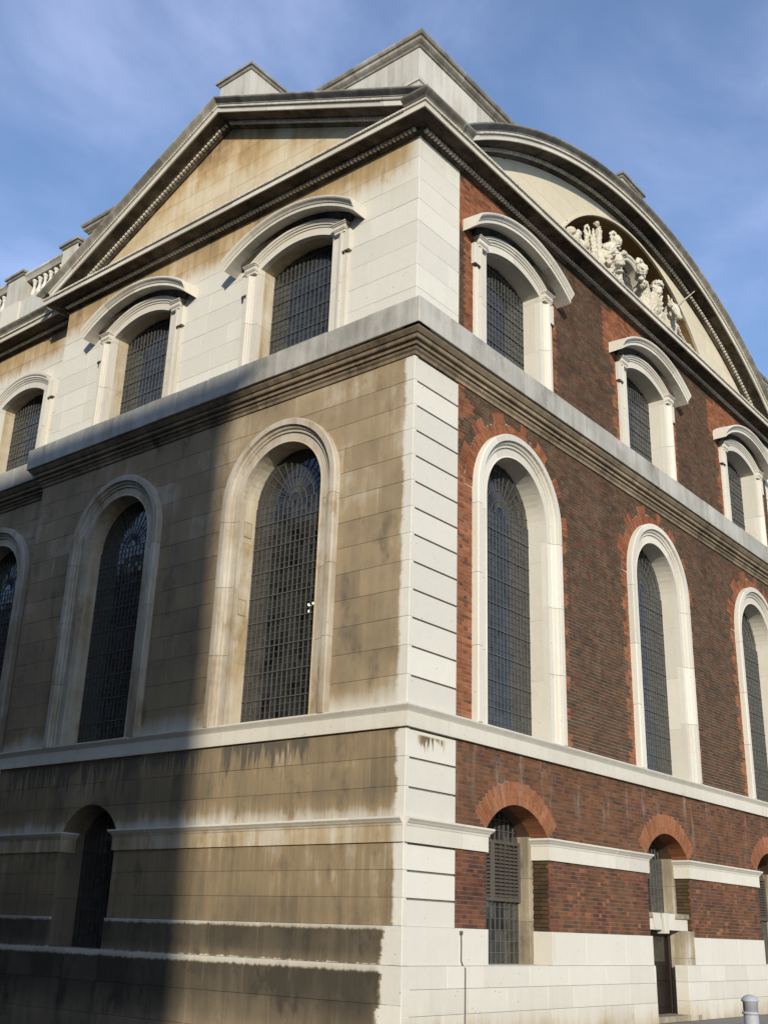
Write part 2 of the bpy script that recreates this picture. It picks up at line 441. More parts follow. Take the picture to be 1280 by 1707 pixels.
class MB:
    def __init__(s):
        s.v, s.f, s.t, s.c = [], [], [], []

    def face(s, idx, tone=0.0, col=None):
        s.f.append(idx)
        s.t.append(tone)
        s.c.append(col or (0.3, 0.1, 0.05))

    def prism(s, pts, d0, d1, F, tone=0.0, ch=0.0, col=None, back=False):
        """pts = outline (u, z), extruded from d0 (in) to d1 (out), chamfered front edge."""
        n = len(pts)
        b = len(s.v)
        s.v += [F(u, d0, z) for u, z in pts]
        if ch:
            cu = sum(p[0] for p in pts) / n
            cz = sum(p[1] for p in pts) / n
            hu = max(1e-4, max(abs(p[0] - cu) for p in pts))
            hz = max(1e-4, max(abs(p[1] - cz) for p in pts))
            k1, k2 = 1 - ch / hu, 1 - ch / hz
            s.v += [F(u, d1 - ch, z) for u, z in pts]
            s.v += [F(cu + (u - cu) * k1, d1, cz + (z - cz) * k2) for u, z in pts]
            rings = 3
        else:
            s.v += [F(u, d1, z) for u, z in pts]
            rings = 2
        for r in range(rings - 1):
            for i in range(n):
                j = (i + 1) % n
                s.face((b + r * n + i, b + r * n + j, b + (r + 1) * n + j, b + (r + 1) * n + i), tone, col)
        s.face(tuple(b + (rings - 1) * n + i for i in range(n)), tone, col)
        if back:
            s.face(tuple(b + i for i in reversed(range(n))), tone, col)

    def box(s, u0, u1, d0, d1, z0, z1, F, tone=0.0, ch=0.0, col=None, back=True):
        s.prism([(u0, z0), (u1, z0), (u1, z1), (u0, z1)], d0, d1, F, tone, ch, col, back)

    def rings(s, secs, tone=0.0, closed=True, caps=True, col=None):
        n = len(secs[0])
        b = len(s.v)
        for r in secs:
            s.v += [tuple(p) for p in r]
        m_ = n if closed else n - 1
        for k in range(len(secs) - 1):
            for i in range(m_):
                j = (i + 1) % n
                s.face((b + k * n + i, b + k * n + j, b + (k + 1) * n + j, b + (k + 1) * n + i), tone, col)
        if caps and closed:
            s.face(tuple(b + i for i in reversed(range(n))), tone, col)
            s.face(tuple(b + (len(secs) - 1) * n + i for i in range(n)), tone, col)

    def tube(s, pts, r, n=6, tone=0.0):
        secs = []
        for i, p in enumerate(pts):
            p = Vector(p)
            a = Vector(pts[max(0, i - 1)])
            b = Vector(pts[min(len(pts) - 1, i + 1)])
            tdir = (b - a).normalized()
            up = Vector((0, 0, 1)) if abs(tdir.z) < 0.9 else Vector((1, 0, 0))
            e1 = tdir.cross(up).normalized()
            e2 = tdir.cross(e1)
            rr = r[i] if hasattr(r, '__len__') else r
            secs.append([p + e1 * rr * cos(2 * pi * k / n) + e2 * rr * sin(2 * pi * k / n) for k in range(n)])
        s.rings(secs, tone)

    def lathe(s, prof, cx, cy, n=10, tone=0.0, z0=0.0):
        secs = [[(cx + r * cos(2 * pi * k / n), cy + r * sin(2 * pi * k / n), z0 + z) for k in range(n)] for r, z in prof]
        s.rings(secs, tone)

    def build(s, name, mat, parent=None, kind=None, smooth=False, fix=True, label=None):
        me = bpy.data.meshes.new(name)
        me.from_pydata(s.v, [], s.f)
        a = me.attributes.new('tone', 'FLOAT', 'FACE')
        a.data.foreach_set('value', s.t)
        if mat == 'brick':
            a = me.attributes.new('col', 'FLOAT_COLOR', 'FACE')
            a.data.foreach_set('color', [q for c_ in s.c for q in (*c_, 1.0)])
        if fix:
            bm = bmesh.new()
            bm.from_mesh(me)
            bmesh.ops.recalc_face_normals(bm, faces=bm.faces)
            bm.to_mesh(me)
            bm.free()
        if smooth:
            me.polygons.foreach_set('use_smooth', [True] * len(me.polygons))
        me.materials.append(MATS[mat])
        o = bpy.data.objects.new(name, me)
        COL.objects.link(o)
        if parent:
            o.parent = parent
        if kind:
            o['kind'] = kind
        if label:
            o['label'] = label
        return o


def rtone():
    return random.uniform(-1, 1)


def sweep_plan(mb, prof, path, seg=1.15, gap=0.010, mitre_ends=None):
    """closed profile [(d, z)] along a plan path; outward = right-hand side of travel."""
    P = [Vector((p[0], p[1])) for p in path]
    T = [(P[i + 1] - P[i]).normalized() for i in range(len(P) - 1)]
    N = [Vector((q.y, -q.x)) for q in T]
    M_ = []
    for i in range(len(P)):
        if i == 0:
            M_.append(N[0])
        elif i == len(P) - 1:
            M_.append(N[-1])
        else:
            M_.append((N[i - 1] + N[i]) / (1 + N[i - 1].dot(N[i])))
    for i in range(len(T)):
        ln = (P[i + 1] - P[i]).length
        k = max(1, round(ln / seg))
        cuts = [0.0] + [ln * (j + random.uniform(-0.2, 0.2)) / k for j in range(1, k)] + [ln]
        for j in range(k):
            a, b = cuts[j], cuts[j + 1]
            ja, jb = random.uniform(-0.004, 0.004), 0
            secs = []
            for s_, first in ((a, True), (b, False)):
                if s_ == 0.0:
                    off, base, g = M_[i], P[i], 0
                elif s_ == ln:
                    off, base, g = M_[i + 1], P[i + 1], 0
                else:
                    g = gap / 2 if first else -gap / 2
                    off, base = N[i], P[i] + T[i] * (s_ + g)
                secs.append([(base.x + off.x * (d + ja), base.y + off.y * (d + ja), z) for d, z in prof])
            mb.rings(secs, rtone())


def sweep_wall(mb, prof, path, F, seg=1.1, gap=0.008, smooth_path=True, vertical_ends=False):
    """closed profile [(n, d)] along a path (u, z) in the wall plane; n = left normal of travel."""
    P = [Vector(p) for p in path]
    n_ = len(P)
    T = [(P[i + 1] - P[i]).normalized() for i in range(n_ - 1)]
    N = [Vector((-q.y, q.x)) for q in T]
    off = []
    for i in range(n_):
        if i == 0:
            o_ = N[0]
        elif i == n_ - 1:
            o_ = N[-1]
        else:
            o_ = (N[i - 1] + N[i]) / (1 + N[i - 1].dot(N[i]))
        if vertical_ends and i in (0, n_ - 1):
            o_ = Vector((0, 1 / max(0.2, o_.y)))
        off.append(o_)
    L = [0.0]
    for i in range(n_ - 1):
        L.append(L[-1] + (P[i + 1] - P[i]).length)
    total = L[-1]
    k = max(1, round(total / seg))
    cuts = [total * j / k for j in range(k + 1)]

    def at(s_):
        for i in range(n_ - 1):
            if s_ <= L[i + 1] + 1e-9:
                f = (s_ - L[i]) / max(1e-9, L[i + 1] - L[i])
                return P[i].lerp(P[i + 1], f), off[i].lerp(off[i + 1], f) if smooth_path else N[i]
        return P[-1], off[-1]
    for j in range(k):
        a, b = cuts[j], cuts[j + 1]
        ss = [a + (gap / 2 if j else 0)] + [q for q in L if a + 0.02 < q < b - 0.02] + [b - (gap / 2 if j < k - 1 else 0)]
        secs = []
        for s_ in ss:
            exact = [i for i, q in enumerate(L) if abs(q - s_) < 1e-6]
            if exact:
                p, o_ = P[exact[0]], off[exact[0]]
            else:
                p, o_ = at(s_)
            secs.append([F(p.x + o_.x * nn, d, p.y + o_.y * nn) for nn, d in prof])
        mb.rings(secs, rtone())


class Opening:
    """arched opening; kind 'semi' or 'seg' (with rise); grow widens it."""
    def __init__(s, c, half, z0, zs, kind='semi', rise=None):
        s.c, s.half, s.z0, s.zs, s.kind, s.rise = c, half, z0, zs, kind, rise
        if kind == 'semi':
            s.R, s.zc = half, zs
        else:
            s.R = (half * half + rise * rise) / (2 * rise)
            s.zc = zs + rise - s.R
        s.top = s.zc + s.R

    def grow(s, g):
        o = Opening(s.c, s.half, s.z0, s.zs, s.kind, s.rise)
        o.half = s.half + g
        o.R = s.R + g
        o.top = o.zc + o.R
        if s.kind == 'seg':
            o.zs = o.zc + sqrt(max(0, o.R ** 2 - o.half ** 2))
        return o

    def topz(s, u):
        q = s.R ** 2 - (u - s.c) ** 2
        return s.zc + sqrt(q) if q > 0 else s.zs

    def hw(s, z):
        if z < s.z0 - 1e-6 or z > s.top:
            return None
        if z <= s.zs:
            return s.half
        return min(s.half, sqrt(max(0, s.R ** 2 - (z - s.zc) ** 2)))

    def path(s, n=24, z0=None):
        z0 = s.z0 if z0 is None else z0
        a0 = math.acos(min(1, s.half / s.R))
        pts = [(s.c - s.half, z0)]
        for i in range(n + 1):
            a = pi - a0 - (pi - 2 * a0) * i / n
            pts.append((s.c + s.R * cos(a), s.zc + s.R * sin(a)))
        pts.append((s.c + s.half, z0))
        return pts


def sheet(u0, u1, z0, z1, ops, F, d, name, mat, parent, topf=None):
    """wall sheet with arched holes, d = depth of its plane."""
    us = {u0, u1}
    for o in ops:
        for i in range(25):
            u = o.c - o.half + 2 * o.half * i / 24
            if u0 < u < u1:
                us.add(round(u, 5))
    if topf:
        for i in range(1, 60):
            us.add(u0 + (u1 - u0) * i / 60)
    us = sorted(us)
    mb = MB()
    for a, b in zip(us[:-1], us[1:]):
        if b - a < 1e-5:
            continue
        mid = (a + b) / 2
        here = sorted([o for o in ops if abs(mid - o.c) < o.half], key=lambda o: o.z0)
        lo = (z0, z0)
        for o in here:
            if o.z0 > lo[0]:
                i = len(mb.v)
                mb.v += [F(a, d, lo[0]), F(b, d, lo[1]), F(b, d, o.z0), F(a, d, o.z0)]
                mb.face((i, i + 1, i + 2, i + 3))
            lo = (o.topz(a), o.topz(b))
        hi = (topf(a), topf(b)) if topf else (z1, z1)
        if hi[0] > lo[0] or hi[1] > lo[1]:
            i = len(mb.v)
            mb.v += [F(a, d, lo[0]), F(b, d, lo[1]), F(b, d, max(hi[1], lo[1])), F(a, d, max(hi[0], lo[0]))]
            mb.face((i, i + 1, i + 2, i + 3))
    return mb.build(name, mat, parent, fix=False)


class ArchClip:
    """window hole whose round head is wider than its jambs"""
    def __init__(s, o, g_low, g_up):
        s.o, s.c, s.gl, s.gu = o, o.c, g_low, g_up

    def hw(s, z):
        o = s.o
        if z <= o.zs:
            return o.half + s.gl if z > o.z0 - 1e-6 else None
        q = (o.R + s.gu) ** 2 - (z - o.zc) ** 2
        return sqrt(q) if q > 0 else None


class RingClip:
    """a segmental arch ring ending on its radial springing lines"""
    def __init__(s, o, g):
        s.o, s.c, s.g = o, o.c, g

    def hw(s, z):
        o = s.o
        if z < o.zs - 1e-6 or z > o.zc + o.R + s.g:
            return o.hw(z)
        return min(sqrt(max(0, (o.R + s.g) ** 2 - (z - o.zc) ** 2)), (z - o.zc) * o.half / (o.zs - o.zc))


BLOCKS = []          # (size on screen, outline, d0, d1, F, tone, chamfer, material, parent)


def add_block(pts, d0, d1, F, ch, mat, parent):
    cu = sum(p[0] for p in pts) / len(pts)
    cz = sum(p[1] for p in pts) / len(pts)
    area = abs(sum(pts[i][0] * pts[(i + 1) % len(pts)][1] - pts[(i + 1) % len(pts)][0] * pts[i][1] for i in range(len(pts)))) / 2
    if area < 0.004:
        return
    w = Vector(F(cu, d1, cz))
    nrm = (Vector(F(cu, d1 + 1, cz)) - w)
    v = CAM - w
    BLOCKS.append((area * max(0.0, v.normalized().dot(nrm)) / v.length_squared, pts, d0, d1, F, rtone(), ch, mat, parent))


def ashlar(u0, u1, zs, F, d, mat, parent, ops=(), width=(0.85, 1.35), ch=0.005, depth=0.10, gap=0.004, topf=None, shift=0.45, botf=None):
    """courses at heights zs filled with stones; ops are cut out along their curve."""
    for k, (za, zb) in enumerate(zip(zs[:-1], zs[1:])):
        cuts = [u0]
        x = u0 + (random.uniform(0.4, 0.75) if k % 2 else random.uniform(0.8, 1.15)) * (width[0] + width[1]) / 2
        while x < u1 - 0.35:
            cuts.append(x)
            x += random.uniform(*width)
        cuts.append(u1)
        for a, b in zip(cuts[:-1], cuts[1:]):
            a2, b2 = a + gap / 2, b - gap / 2
            z0, z1 = za + gap / 2, zb - gap / 2
            pieces = [[a2, b2, None, None]]
            for o in ops:
                new = []
                for p in pieces:
                    hs = [o.hw(z0 + (z1 - z0) * q / 6) for q in range(7)]
                    mx = max([h for h in hs if h is not None], default=None)
                    if mx is None or p[1] <= o.c - mx or p[0] >= o.c + mx:
                        new.append(p)
                        continue
                    if p[0] < o.c - 1e-3:
                        new.append([p[0], min(p[1], o.c), p[2], o])
                    if p[1] > o.c + 1e-3:
                        new.append([max(p[0], o.c), p[1], o, p[3]])
                pieces = new
            for pa, pb, ol, orr in pieces:
                nz = 7 if (ol or orr) else 2
                left, right = [], []
                for q in range(nz):
                    z = z0 + (z1 - z0) * q / (nz - 1)
                    l, r = pa, pb
                    if ol:
                        h = ol.hw(z)
                        l = max(pa, ol.c + h) if h is not None else pa
                    if orr:
                        h = orr.hw(z)
                        r = min(pb, orr.c - h) if h is not None else pb
                    zt = z
                    if r - l > 0.004:
                        left.append((l, zt))
                        right.append((r, zt))
                if len(left) < 2:
                    continue
                if topf:
                    l0, r0 = left[0][0], right[0][0]
                    zl, zr = topf(l0) - gap, topf(r0) - gap
                    if zl <= z0 and zr <= z0:
                        continue
                    pts = clip_top([(l0, z0), (r0, z0), (r0, z1), (l0, z1)], topf, z0, z1)
                    if len(pts) >= 3:
                        add_block(pts, d - depth, d + random.uniform(-0.002, 0.002), F, ch, mat, parent)
                    continue
                # drop repeated vertical points on straight sides
                def thin(side):
                    if len({round(p[0], 5) for p in side}) == 1:
                        return [side[0], side[-1]]
                    return side
                pts = thin(left)[::-1]
                pts = thin(right) + pts
                add_block(pts, d - depth, d + random.uniform(-0.002, 0.002), F, ch, mat, parent)


def clip_top(poly, topf, z0, z1):
    (a, _), (b, _) = poly[0], poly[1]
    n = 8
    top = []
    for i in range(n + 1):
        u = b + (a - b) * i / n
        z = min(z1, topf(u) - 0.003)
        if z > z0 + 0.002:
            top.append((u, z))
    if len(top) < 2:
        return []
    pts = [(top[-1][0], z0), (top[0][0], z0)]
    out = [top[0]]
    for i in range(1, len(top) - 1):
        p, q, r = out[-1], top[i], top[i + 1]
        if abs((q[0] - p[0]) * (r[1] - p[1]) - (r[0] - p[0]) * (q[1] - p[1])) > 1e-5:
            out.append(q)
    out.append(top[-1])
    return pts + out


def courses(z0, z1, h):
    n = max(1, round((z1 - z0) / h))
    return [z0 + (z1 - z0) * i / n for i in range(n + 1)]


BRICKS = []          # (distance, pts, d0, d1, F, colour)


def brick_col(kind):
    r = random.random()
    if kind == 'red':
        base = random.choice([(0.27, 0.090, 0.040), (0.30, 0.104, 0.046), (0.235, 0.076, 0.036), (0.32, 0.115, 0.054)])
        if r < 0.05:
            base = (0.15, 0.055, 0.032)
    elif kind == 'arch':
        base = random.choice([(0.31, 0.118, 0.056), (0.34, 0.135, 0.066), (0.28, 0.102, 0.050)])
    elif kind == 'basement':
        base = random.choice([(0.172, 0.068, 0.034), (0.188, 0.073, 0.036), (0.156, 0.064, 0.034), (0.144, 0.062, 0.035), (0.21, 0.078, 0.037)])
        if r < 0.10:
            base = (0.21, 0.068, 0.034)
        elif r < 0.20:
            base = (0.110, 0.056, 0.037)
    elif kind == 'pier':
        base = random.choice([(0.185, 0.058, 0.034), (0.155, 0.050, 0.032), (0.215, 0.068, 0.037), (0.12, 0.043, 0.030)])
    elif kind == 'sooty':
        base = random.choice([(0.085, 0.050, 0.028), (0.10, 0.055, 0.030), (0.075, 0.044, 0.026)])
    else:                                # field
        base = random.choice([(0.112, 0.060, 0.032), (0.126, 0.064, 0.034), (0.098, 0.055, 0.031), (0.145, 0.068, 0.034), (0.112, 0.066, 0.039)])
        if r < 0.07:
            base = (0.16, 0.062, 0.034)
        elif r < 0.14:
            base = (0.078, 0.052, 0.035)
    k = random.uniform(0.86, 1.14)
    g_ = 0.30 * base[0] + 0.59 * base[1] + 0.11 * base[2]
    q_ = {'basement': 0.06, 'pier': 0.10, 'red': 0.12, 'field': 0.12}.get(kind, 0.10)
    base = tuple(b_ * (1 - q_) + g_ * q_ * 1.15 for b_ in base)
    base = (base[0] * (1.10 if kind in ('red', 'arch') else 0.97), base[1] * (1.05 if kind != 'field' else 0.96), base[2] * 0.86)
    return tuple(min(1, q * k) for q in base)


def bricks(u0, u1, z0, z1, F, d, kindf, ops=(), depth=0.05, h=0.075, joint=0.009):
    n = round((z1 - z0) / h)
    h = (z1 - z0) / n
    for k in range(n):
        za, zb = z0 + k * h, z0 + (k + 1) * h
        zm = (za + zb) / 2
        spans = [(u0, u1)]
        for o in ops:
            w = o.hw(zm)
            if w is None:
                continue
            ns = []
            for a, b in spans:
                if b <= o.c - w or a >= o.c + w:
                    ns.append((a, b))
                    continue
                if a < o.c - w:
                    ns.append((a, o.c - w))
                if b > o.c + w:
                    ns.append((o.c + w, b))
            spans = ns
        x = u0 - (0.0 if k % 2 == 0 else 0.28) - 0.0
        i = k % 2
        while x < u1:
            w = 0.225 if i % 2 == 0 else 0.1125
            i += 1
            a, b = x, x + w
            x = b
            for sa, sb in spans:
                aa, bb = max(a, sa), min(b, sb)
                if bb - aa < 0.03:
                    continue
                um = (aa + bb) / 2
                pr_ = random.uniform(-0.0035, 0.0025)
                j = joint / 2
                pts = [(aa + j, za + j), (bb - j, za + j), (bb - j, zb - j), (aa + j, zb - j)]
                ct = Vector(F(um, d, zm))
                BRICKS.append(((CAM - ct).length, pts, d - depth, d + pr_, F, brick_col(kindf(um, zm, k))))


# ------------------------------------------------------------------ ground
FALL = 0.06            # the street falls away along the stone front


def gz(y):
    return -FALL * min(max(y, 0.0), 60.0)


gm = MB()
ys = [-3000, 0, 60, 3000]
for y_ in ys:
    gm.v += [(-3000, y_, gz(y_) - 0.11), (3000, y_, gz(y_) - 0.11)]
for i in range(3):
    gm.face((2 * i, 2 * i + 1, 2 * i + 3, 2 * i + 2))
ground = gm.build('ground', 'asphalt', fix=False)
ground['kind'] = 'structure'
ground['label'] = 'grey asphalt street around the building'
ground['category'] = 'ground'

pm = MB()
pm.rings([[(-3.2, -3.2, -0.3), (34, -3.2, -0.3), (34, -3.2, -0.011), (-3.2, -3.2, -0.011)],
          [(-3.2, 0.0, -0.3), (34, 0.0, -0.3), (34, 0.0, -0.011), (-3.2, 0.0, -0.011)]])
pm.rings([[(-3.2, y_ + e_, gz(y_) - 0.6), (0.3, y_ + e_, gz(y_) - 0.6), (0.3, y_ + e_, gz(y_) - 0.004), (-3.2, y_ + e_, gz(y_) - 0.004)] for y_, e_ in ((0, 0.004), (30, 0))])
pavement = pm.build('pavement', 'paving')
pavement['kind'] = 'structure'
pavement['label'] = 'stone-flagged pavement along the foot of the building'
pavement['category'] = 'pavement'
slab_meshes = []
for w in (0.58, 0.72, 0.88):
    q = MB()
    q.prism([(0, 0), (w - 0.008, 0), (w - 0.008, 0.592), (0, 0.592)], 0.0, 0.010, lambda u, d, z: (u, z, d), random.random(), 0.004)
    o = q.build('paving_slab', 'paving', pavement)
    slab_meshes.append((w, o.data))
    bpy.data.objects.remove(o)
for k in range(5):
    x = -3.1 + (0.3 if k % 2 else 0)
    while x < 27.5:
        w, me = random.choice(slab_meshes)
        o = bpy.data.objects.new('paving_slab', me)
        COL.objects.link(o)
        o.parent = pavement
        o.location = (x, -3.1 + k * 0.6, -0.0105)
        x += w

# ------------------------------------------------------------------ the building
bld = bpy.data.objects.new('corner_building', None)
COL.objects.link(bld)
bld['label'] = 'tall baroque corner building, stone front on the left, red brick front on the right'
bld['category'] = 'building'


def part_empty(name, parent=bld, label=None):
    o = bpy.data.objects.new(name, None)
    COL.objects.link(o)
    o.parent = parent
    if label:
        o['label'] = label
    return o


# openings (clear width of the glass hole)
TALL_R = [Opening(c, 1.12, 5.20, 9.78) for c in RC]
TALL_L = [Opening(c, 1.10, 5.20, 9.76) for c in LC]
TALL_S = [Opening(LCR, 1.10, 5.20, 9.76)]
UP_R = [Opening(c - 0.03, 1.09, 12.86, 15.40, 'seg', 0.30) for c in RC]
UP_L = [Opening(c, 1.08, 12.86, 15.42, 'seg', 0.30) for c in LC]
UP_S = [Opening(LCR, 1.02, 12.86, 15.20, 'seg', 0.30)]
BAS_R = [Opening(c, 1.06, 1.12, 3.36, 'seg', 0.52) for c in RCB]
BAS_L = [Opening(8.25, 0.90, 1.12, 3.36, 'seg', 0.54)]
NICHE = Opening(9.86, 5.15, 10.0, 14.79)          # only its upper cap shows
NICHE.z0 = 17.0

P_ARC = (9.80, 5.85)             # centre of the big segmental pediment


def arc_z(u, R):
    return P_ARC[1] + sqrt(max(0, R * R - (u - P_ARC[0]) ** 2))


APEX_U, APEX_Z, SLOPE = 5.91, 20.60, 0.489


def rake_z(u, drop=0.0):
    return APEX_Z - drop - SLOPE * abs(u - APEX_U)


# wall cores (joint and mortar plane) with holes, and dark inner linings
wallR = sheet(X_PIER + 0.002, W_R, 0, Z_TOP + 0.3, [o.grow(0.10) for o in TALL_R + UP_R] + [o.grow(0.0) for o in BAS_R] + [Opening(9.38, 0.90, -0.5, 1.5, 'seg', 0.02)], FR, -0.006, 'brick_wall', 'brick_mortar', bld)
wallP = sheet(0.02, X_PIER + 0.002, 0, Z_TOP + 0.3, [], FR, -0.03, 'corner_pier', 'joint_mortar', bld)
wallL = sheet(0.02, W_L, -1.0, Z_TOP + 0.3, [o.grow(0.10) for o in TALL_L + UP_L] + BAS_L, FL, -0.012, 'stone_wall', 'joint_mortar', bld)
wallS = sheet(W_L - 0.6, Y_END, -1.6, Z_TOP + 0.3, [o.grow(0.10) for o in TALL_S + UP_S], FS, -0.012, 'set_back_wall', 'joint_mortar', bld)
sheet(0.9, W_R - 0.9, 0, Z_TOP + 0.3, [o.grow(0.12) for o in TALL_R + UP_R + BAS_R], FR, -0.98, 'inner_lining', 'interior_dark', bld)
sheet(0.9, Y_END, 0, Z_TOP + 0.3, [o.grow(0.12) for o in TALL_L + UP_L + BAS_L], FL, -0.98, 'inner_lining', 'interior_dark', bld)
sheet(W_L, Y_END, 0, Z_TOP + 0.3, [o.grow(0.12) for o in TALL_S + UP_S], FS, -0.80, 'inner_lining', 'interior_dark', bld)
q = MB()
q.rings([[(0.02, Y_END, 0), (W_R - 0.02, Y_END, 0), (W_R - 0.02, 0.02, 0)], [(0.02, Y_END, Z_TOP + .3), (W_R - 0.02, Y_END, Z_TOP + .3), (W_R - 0.02, 0.02, Z_TOP + .3)]], closed=False)
q.build('rear_wall', 'stone_far', bld, fix=False)
q = MB()
q.rings([[(0.04, 0.04, 17.22), (W_R - 0.04, 0.04, 17.22), (W_R - 0.04, 0.04, 17.30), (0.04, 0.04, 17.30)],
         [(0.04, Y_END, 17.22), (W_R - 0.04, Y_END, 17.22), (W_R - 0.04, Y_END, 17.30), (0.04, Y_END, 17.30)]])
q.build('roof', 'lead', bld)
for zf in (4.95, 12.4):
    q = MB()
    q.rings([[(1.0, 1.0, zf), (W_R - 1, 1.0, zf), (W_R - 1, 1.0, zf + 0.2), (1.0, 1.0, zf + 0.2)],
             [(1.0, Y_END - 1, zf), (W_R - 1, Y_END - 1, zf), (W_R - 1, Y_END - 1, zf + 0.2), (1.0, Y_END - 1, zf + 0.2)]])
    q.build('floor_slab', 'interior_dark', bld)

# ---- stone bay, left of the corner
ARCHG = 0.30
ashlar(0.0, W_L, courses(Z_SILL1, Z_COR0, 0.51), FL, 0.0, 'stone_tall', wallL, [o.grow(ARCHG) for o in TALL_L])
ashlar(0.0, W_L, courses(Z_BLK, Z_TOP, 0.515), FL, 0.0, 'stone_upper', wallL, [o.grow(ARCHG) for o in UP_L], ch=0.003, gap=0.003)
ashlar(0.0, W_L - 0.05, courses(Z_IMP1, Z_SILL0, 0.483), FL, 0.0, 'stone_base', wallL, BAS_L)
ashlar(0.0, W_L - 0.05, courses(Z_PLINTH, Z_IMP0, 0.423), FL, 0.0, 'stone_base', wallL, BAS_L)
ashlar(-0.05, W_L - 0.02, [Z_LEDGE, Z_PLINTH], FL, 0.05, 'stone_plinth', wallL, BAS_L, depth=0.2)
ashlar(-0.10, W_L, [-0.9, 0.0, 0.56, Z_LEDGE], FL, 0.10, 'stone_plinth', wallL, [], depth=0.2)
# set-back wall
ashlar(W_L - 0.3, Y_END, courses(Z_SILL1, Z_COR0, 0.51), FS, 0.0, 'stone_tall', wallS, [o.grow(ARCHG) for o in TALL_S])
ashlar(W_L - 0.3, Y_END, courses(Z_BLK, Z_TOP, 0.515), FS, 0.0, 'stone_upper', wallS, [o.grow(ARCHG) for o in UP_S])
ashlar(W_L - 0.3, Y_END, courses(-1.5, Z_SILL0, 0.48), FS, 0.0, 'stone_base', wallS, [])
# ---- corner pier on the brick front: rusticated
PG = 0.034
for z0, z1, n in ((Z_SILL1, Z_COR0, 13), (Z_IMP1, Z_SILL0, 3), (Z_PLINTH, Z_IMP0, 3)):
    cs = [z0 + (z1 - z0) * i / n for i in range(n + 1)]
    for a, b in zip(cs[:-1], cs[1:]):
        b2 = b - PG
        add_block([(0.008, a), (X_PIER, a), (X_PIER, b2), (0.008, b2)], -0.10, 0.0, FR, 0.004, 'stone_pier_right', wallP)
        add_block([(0.008, b2 + 0.001), (0.085, b2 + 0.001), (0.085, b - 0.002), (0.008, b - 0.002)], -0.10, -0.001, FR, 0.0, 'stone_pier_right', wallP)
ashlar(0.006, X_PIER, courses(Z_BLK, Z_TOP, 0.515), FR, 0.0, 'stone_upper_right', wallP, width=(0.9, 1.6), ch=0.003, gap=0.003)
# far pier
for a, b in zip(courses(Z_PLINTH, Z_TOP, 0.5)[:-1], courses(Z_PLINTH, Z_TOP, 0.5)[1:]):
    add_block([(W_R - X_PIER, a), (W_R, a), (W_R, b - 0.03), (W_R - X_PIER, b - 0.03)], -0.1, 0.0, FR, 0.004, 'stone_pier_right', wallR)
# right plinth
DOOR = Opening(9.35, 0.78, -0.1, 1.9, 'seg', 0.05)
ashlar(-0.044, W_R, [Z_LEDGE, Z_PLINTH], FR, 0.05, 'stone_plinth_right', wallR, BAS_R, depth=0.2, width=(1.0, 1.7))
ashlar(-0.094, W_R, [0.0, 0.40, 0.78, Z_LEDGE], FR, 0.10, 'stone_plinth_right', wallR, [DOOR], depth=0.3, width=(0.9, 1.5))
# return of the plinth inside the basement openings (facing the corner)
for o in BAS_R:
    ue = o.c + o.half
    def FJ(u, d, z, ue=ue):
        return (ue - 0.004 - d, u, z)
    add_block([(-0.05, Z_LEDGE + 0.003), (0.36, Z_LEDGE + 0.003), (0.36, Z_PLINTH), (-0.05, Z_PLINTH)], -0.1, 0.0, FJ, 0.004, 'stone_reveal_right', wallR)

# ---- bricks
def near(u, cs):
    return min(abs(u - c) for c in cs)


def kind_tall(u, z, k):
    if u < 2.0:
        return 'red' if z < 10.2 else ('field' if mnoise.noise((u * 3.0, z * 2.5, 9.1)) > -0.12 else 'red')
    lim = 1.60 + (0.20 if (k // 4) % 2 else 0.32)
    if z > 9.8:
        return 'field'
    return 'red' if near(u, RC) < lim else 'field'


def kind_up(u, z, k):
    dx = near(u, [c - 0.03 for c in RC])
    if dx < 1.62 + (0.16 if (k // 4) % 2 else 0.26):
        return 'red'
    if z > 15.55 and dx < 2.15 and z < 16.75:
        return 'red'
    return 'field'


def kind_bas(u, z, k):
    dx = near(u, RCB)
    if mnoise.noise((u * 1.3, z * 2.2, 3.7)) > 0.22 and random.random() < 0.55:
        return 'pier'
    if z < Z_IMP0:
        if dx < 1.06 + (0.24 if (k // 4) % 2 else 0.36):
            return 'pier' if random.random() < 0.8 else 'basement'
        if u < 2.4:
            return 'pier'
        return 'basement' if random.random() < 0.9 else 'red'
    return 'basement'


RING_IN = 1.56
bricks(X_PIER + 0.004, W_R - X_PIER, Z_SILL1, Z_COR0, FR, 0.0, kind_tall, [ArchClip(o, 0.36, 0.72) for o in TALL_R])
for o in TALL_R:
    n = 84
    for i in range(n):
        t0, t1 = pi - pi * (i + 0.06) / n, pi - pi * (i + 0.94) / n
        ext = 0.95 if (i // 6) % 2 else 0.715
        cutr = [0.36, 0.50, 0.715] if i % 2 else [0.36, 0.60, 0.715]
        if ext > 0.8:
            cutr = cutr + [0.95]
        for ra, rb in zip(cutr[:-1], cutr[1:]):
            ra_, rb_ = o.R + ra + 0.003, o.R + rb - 0.003
            pts = [(o.c + ra_ * cos(t0), o.zs + ra_ * sin(t0)), (o.c + ra_ * cos(t1), o.zs + ra_ * sin(t1)),
                   (o.c + rb_ * cos(t1), o.zs + rb_ * sin(t1)), (o.c + rb_ * cos(t0), o.zs + rb_ * sin(t0))]
            if max(p_[1] for p_ in pts) > Z_COR0 or min(p_[0] for p_ in pts) < X_PIER + 0.01:
                continue
            BRICKS.append(((CAM - Vector(FR(pts[0][0], 0, pts[0][1]))).length, pts, -0.05, 0.006 + random.uniform(-0.001, 0.001), FR, brick_col('red')))
bricks(X_PIER + 0.004, W_R - X_PIER, Z_BLK, Z_TOP, FR, 0.0, kind_up, [o.grow(0.36) for o in UP_R])
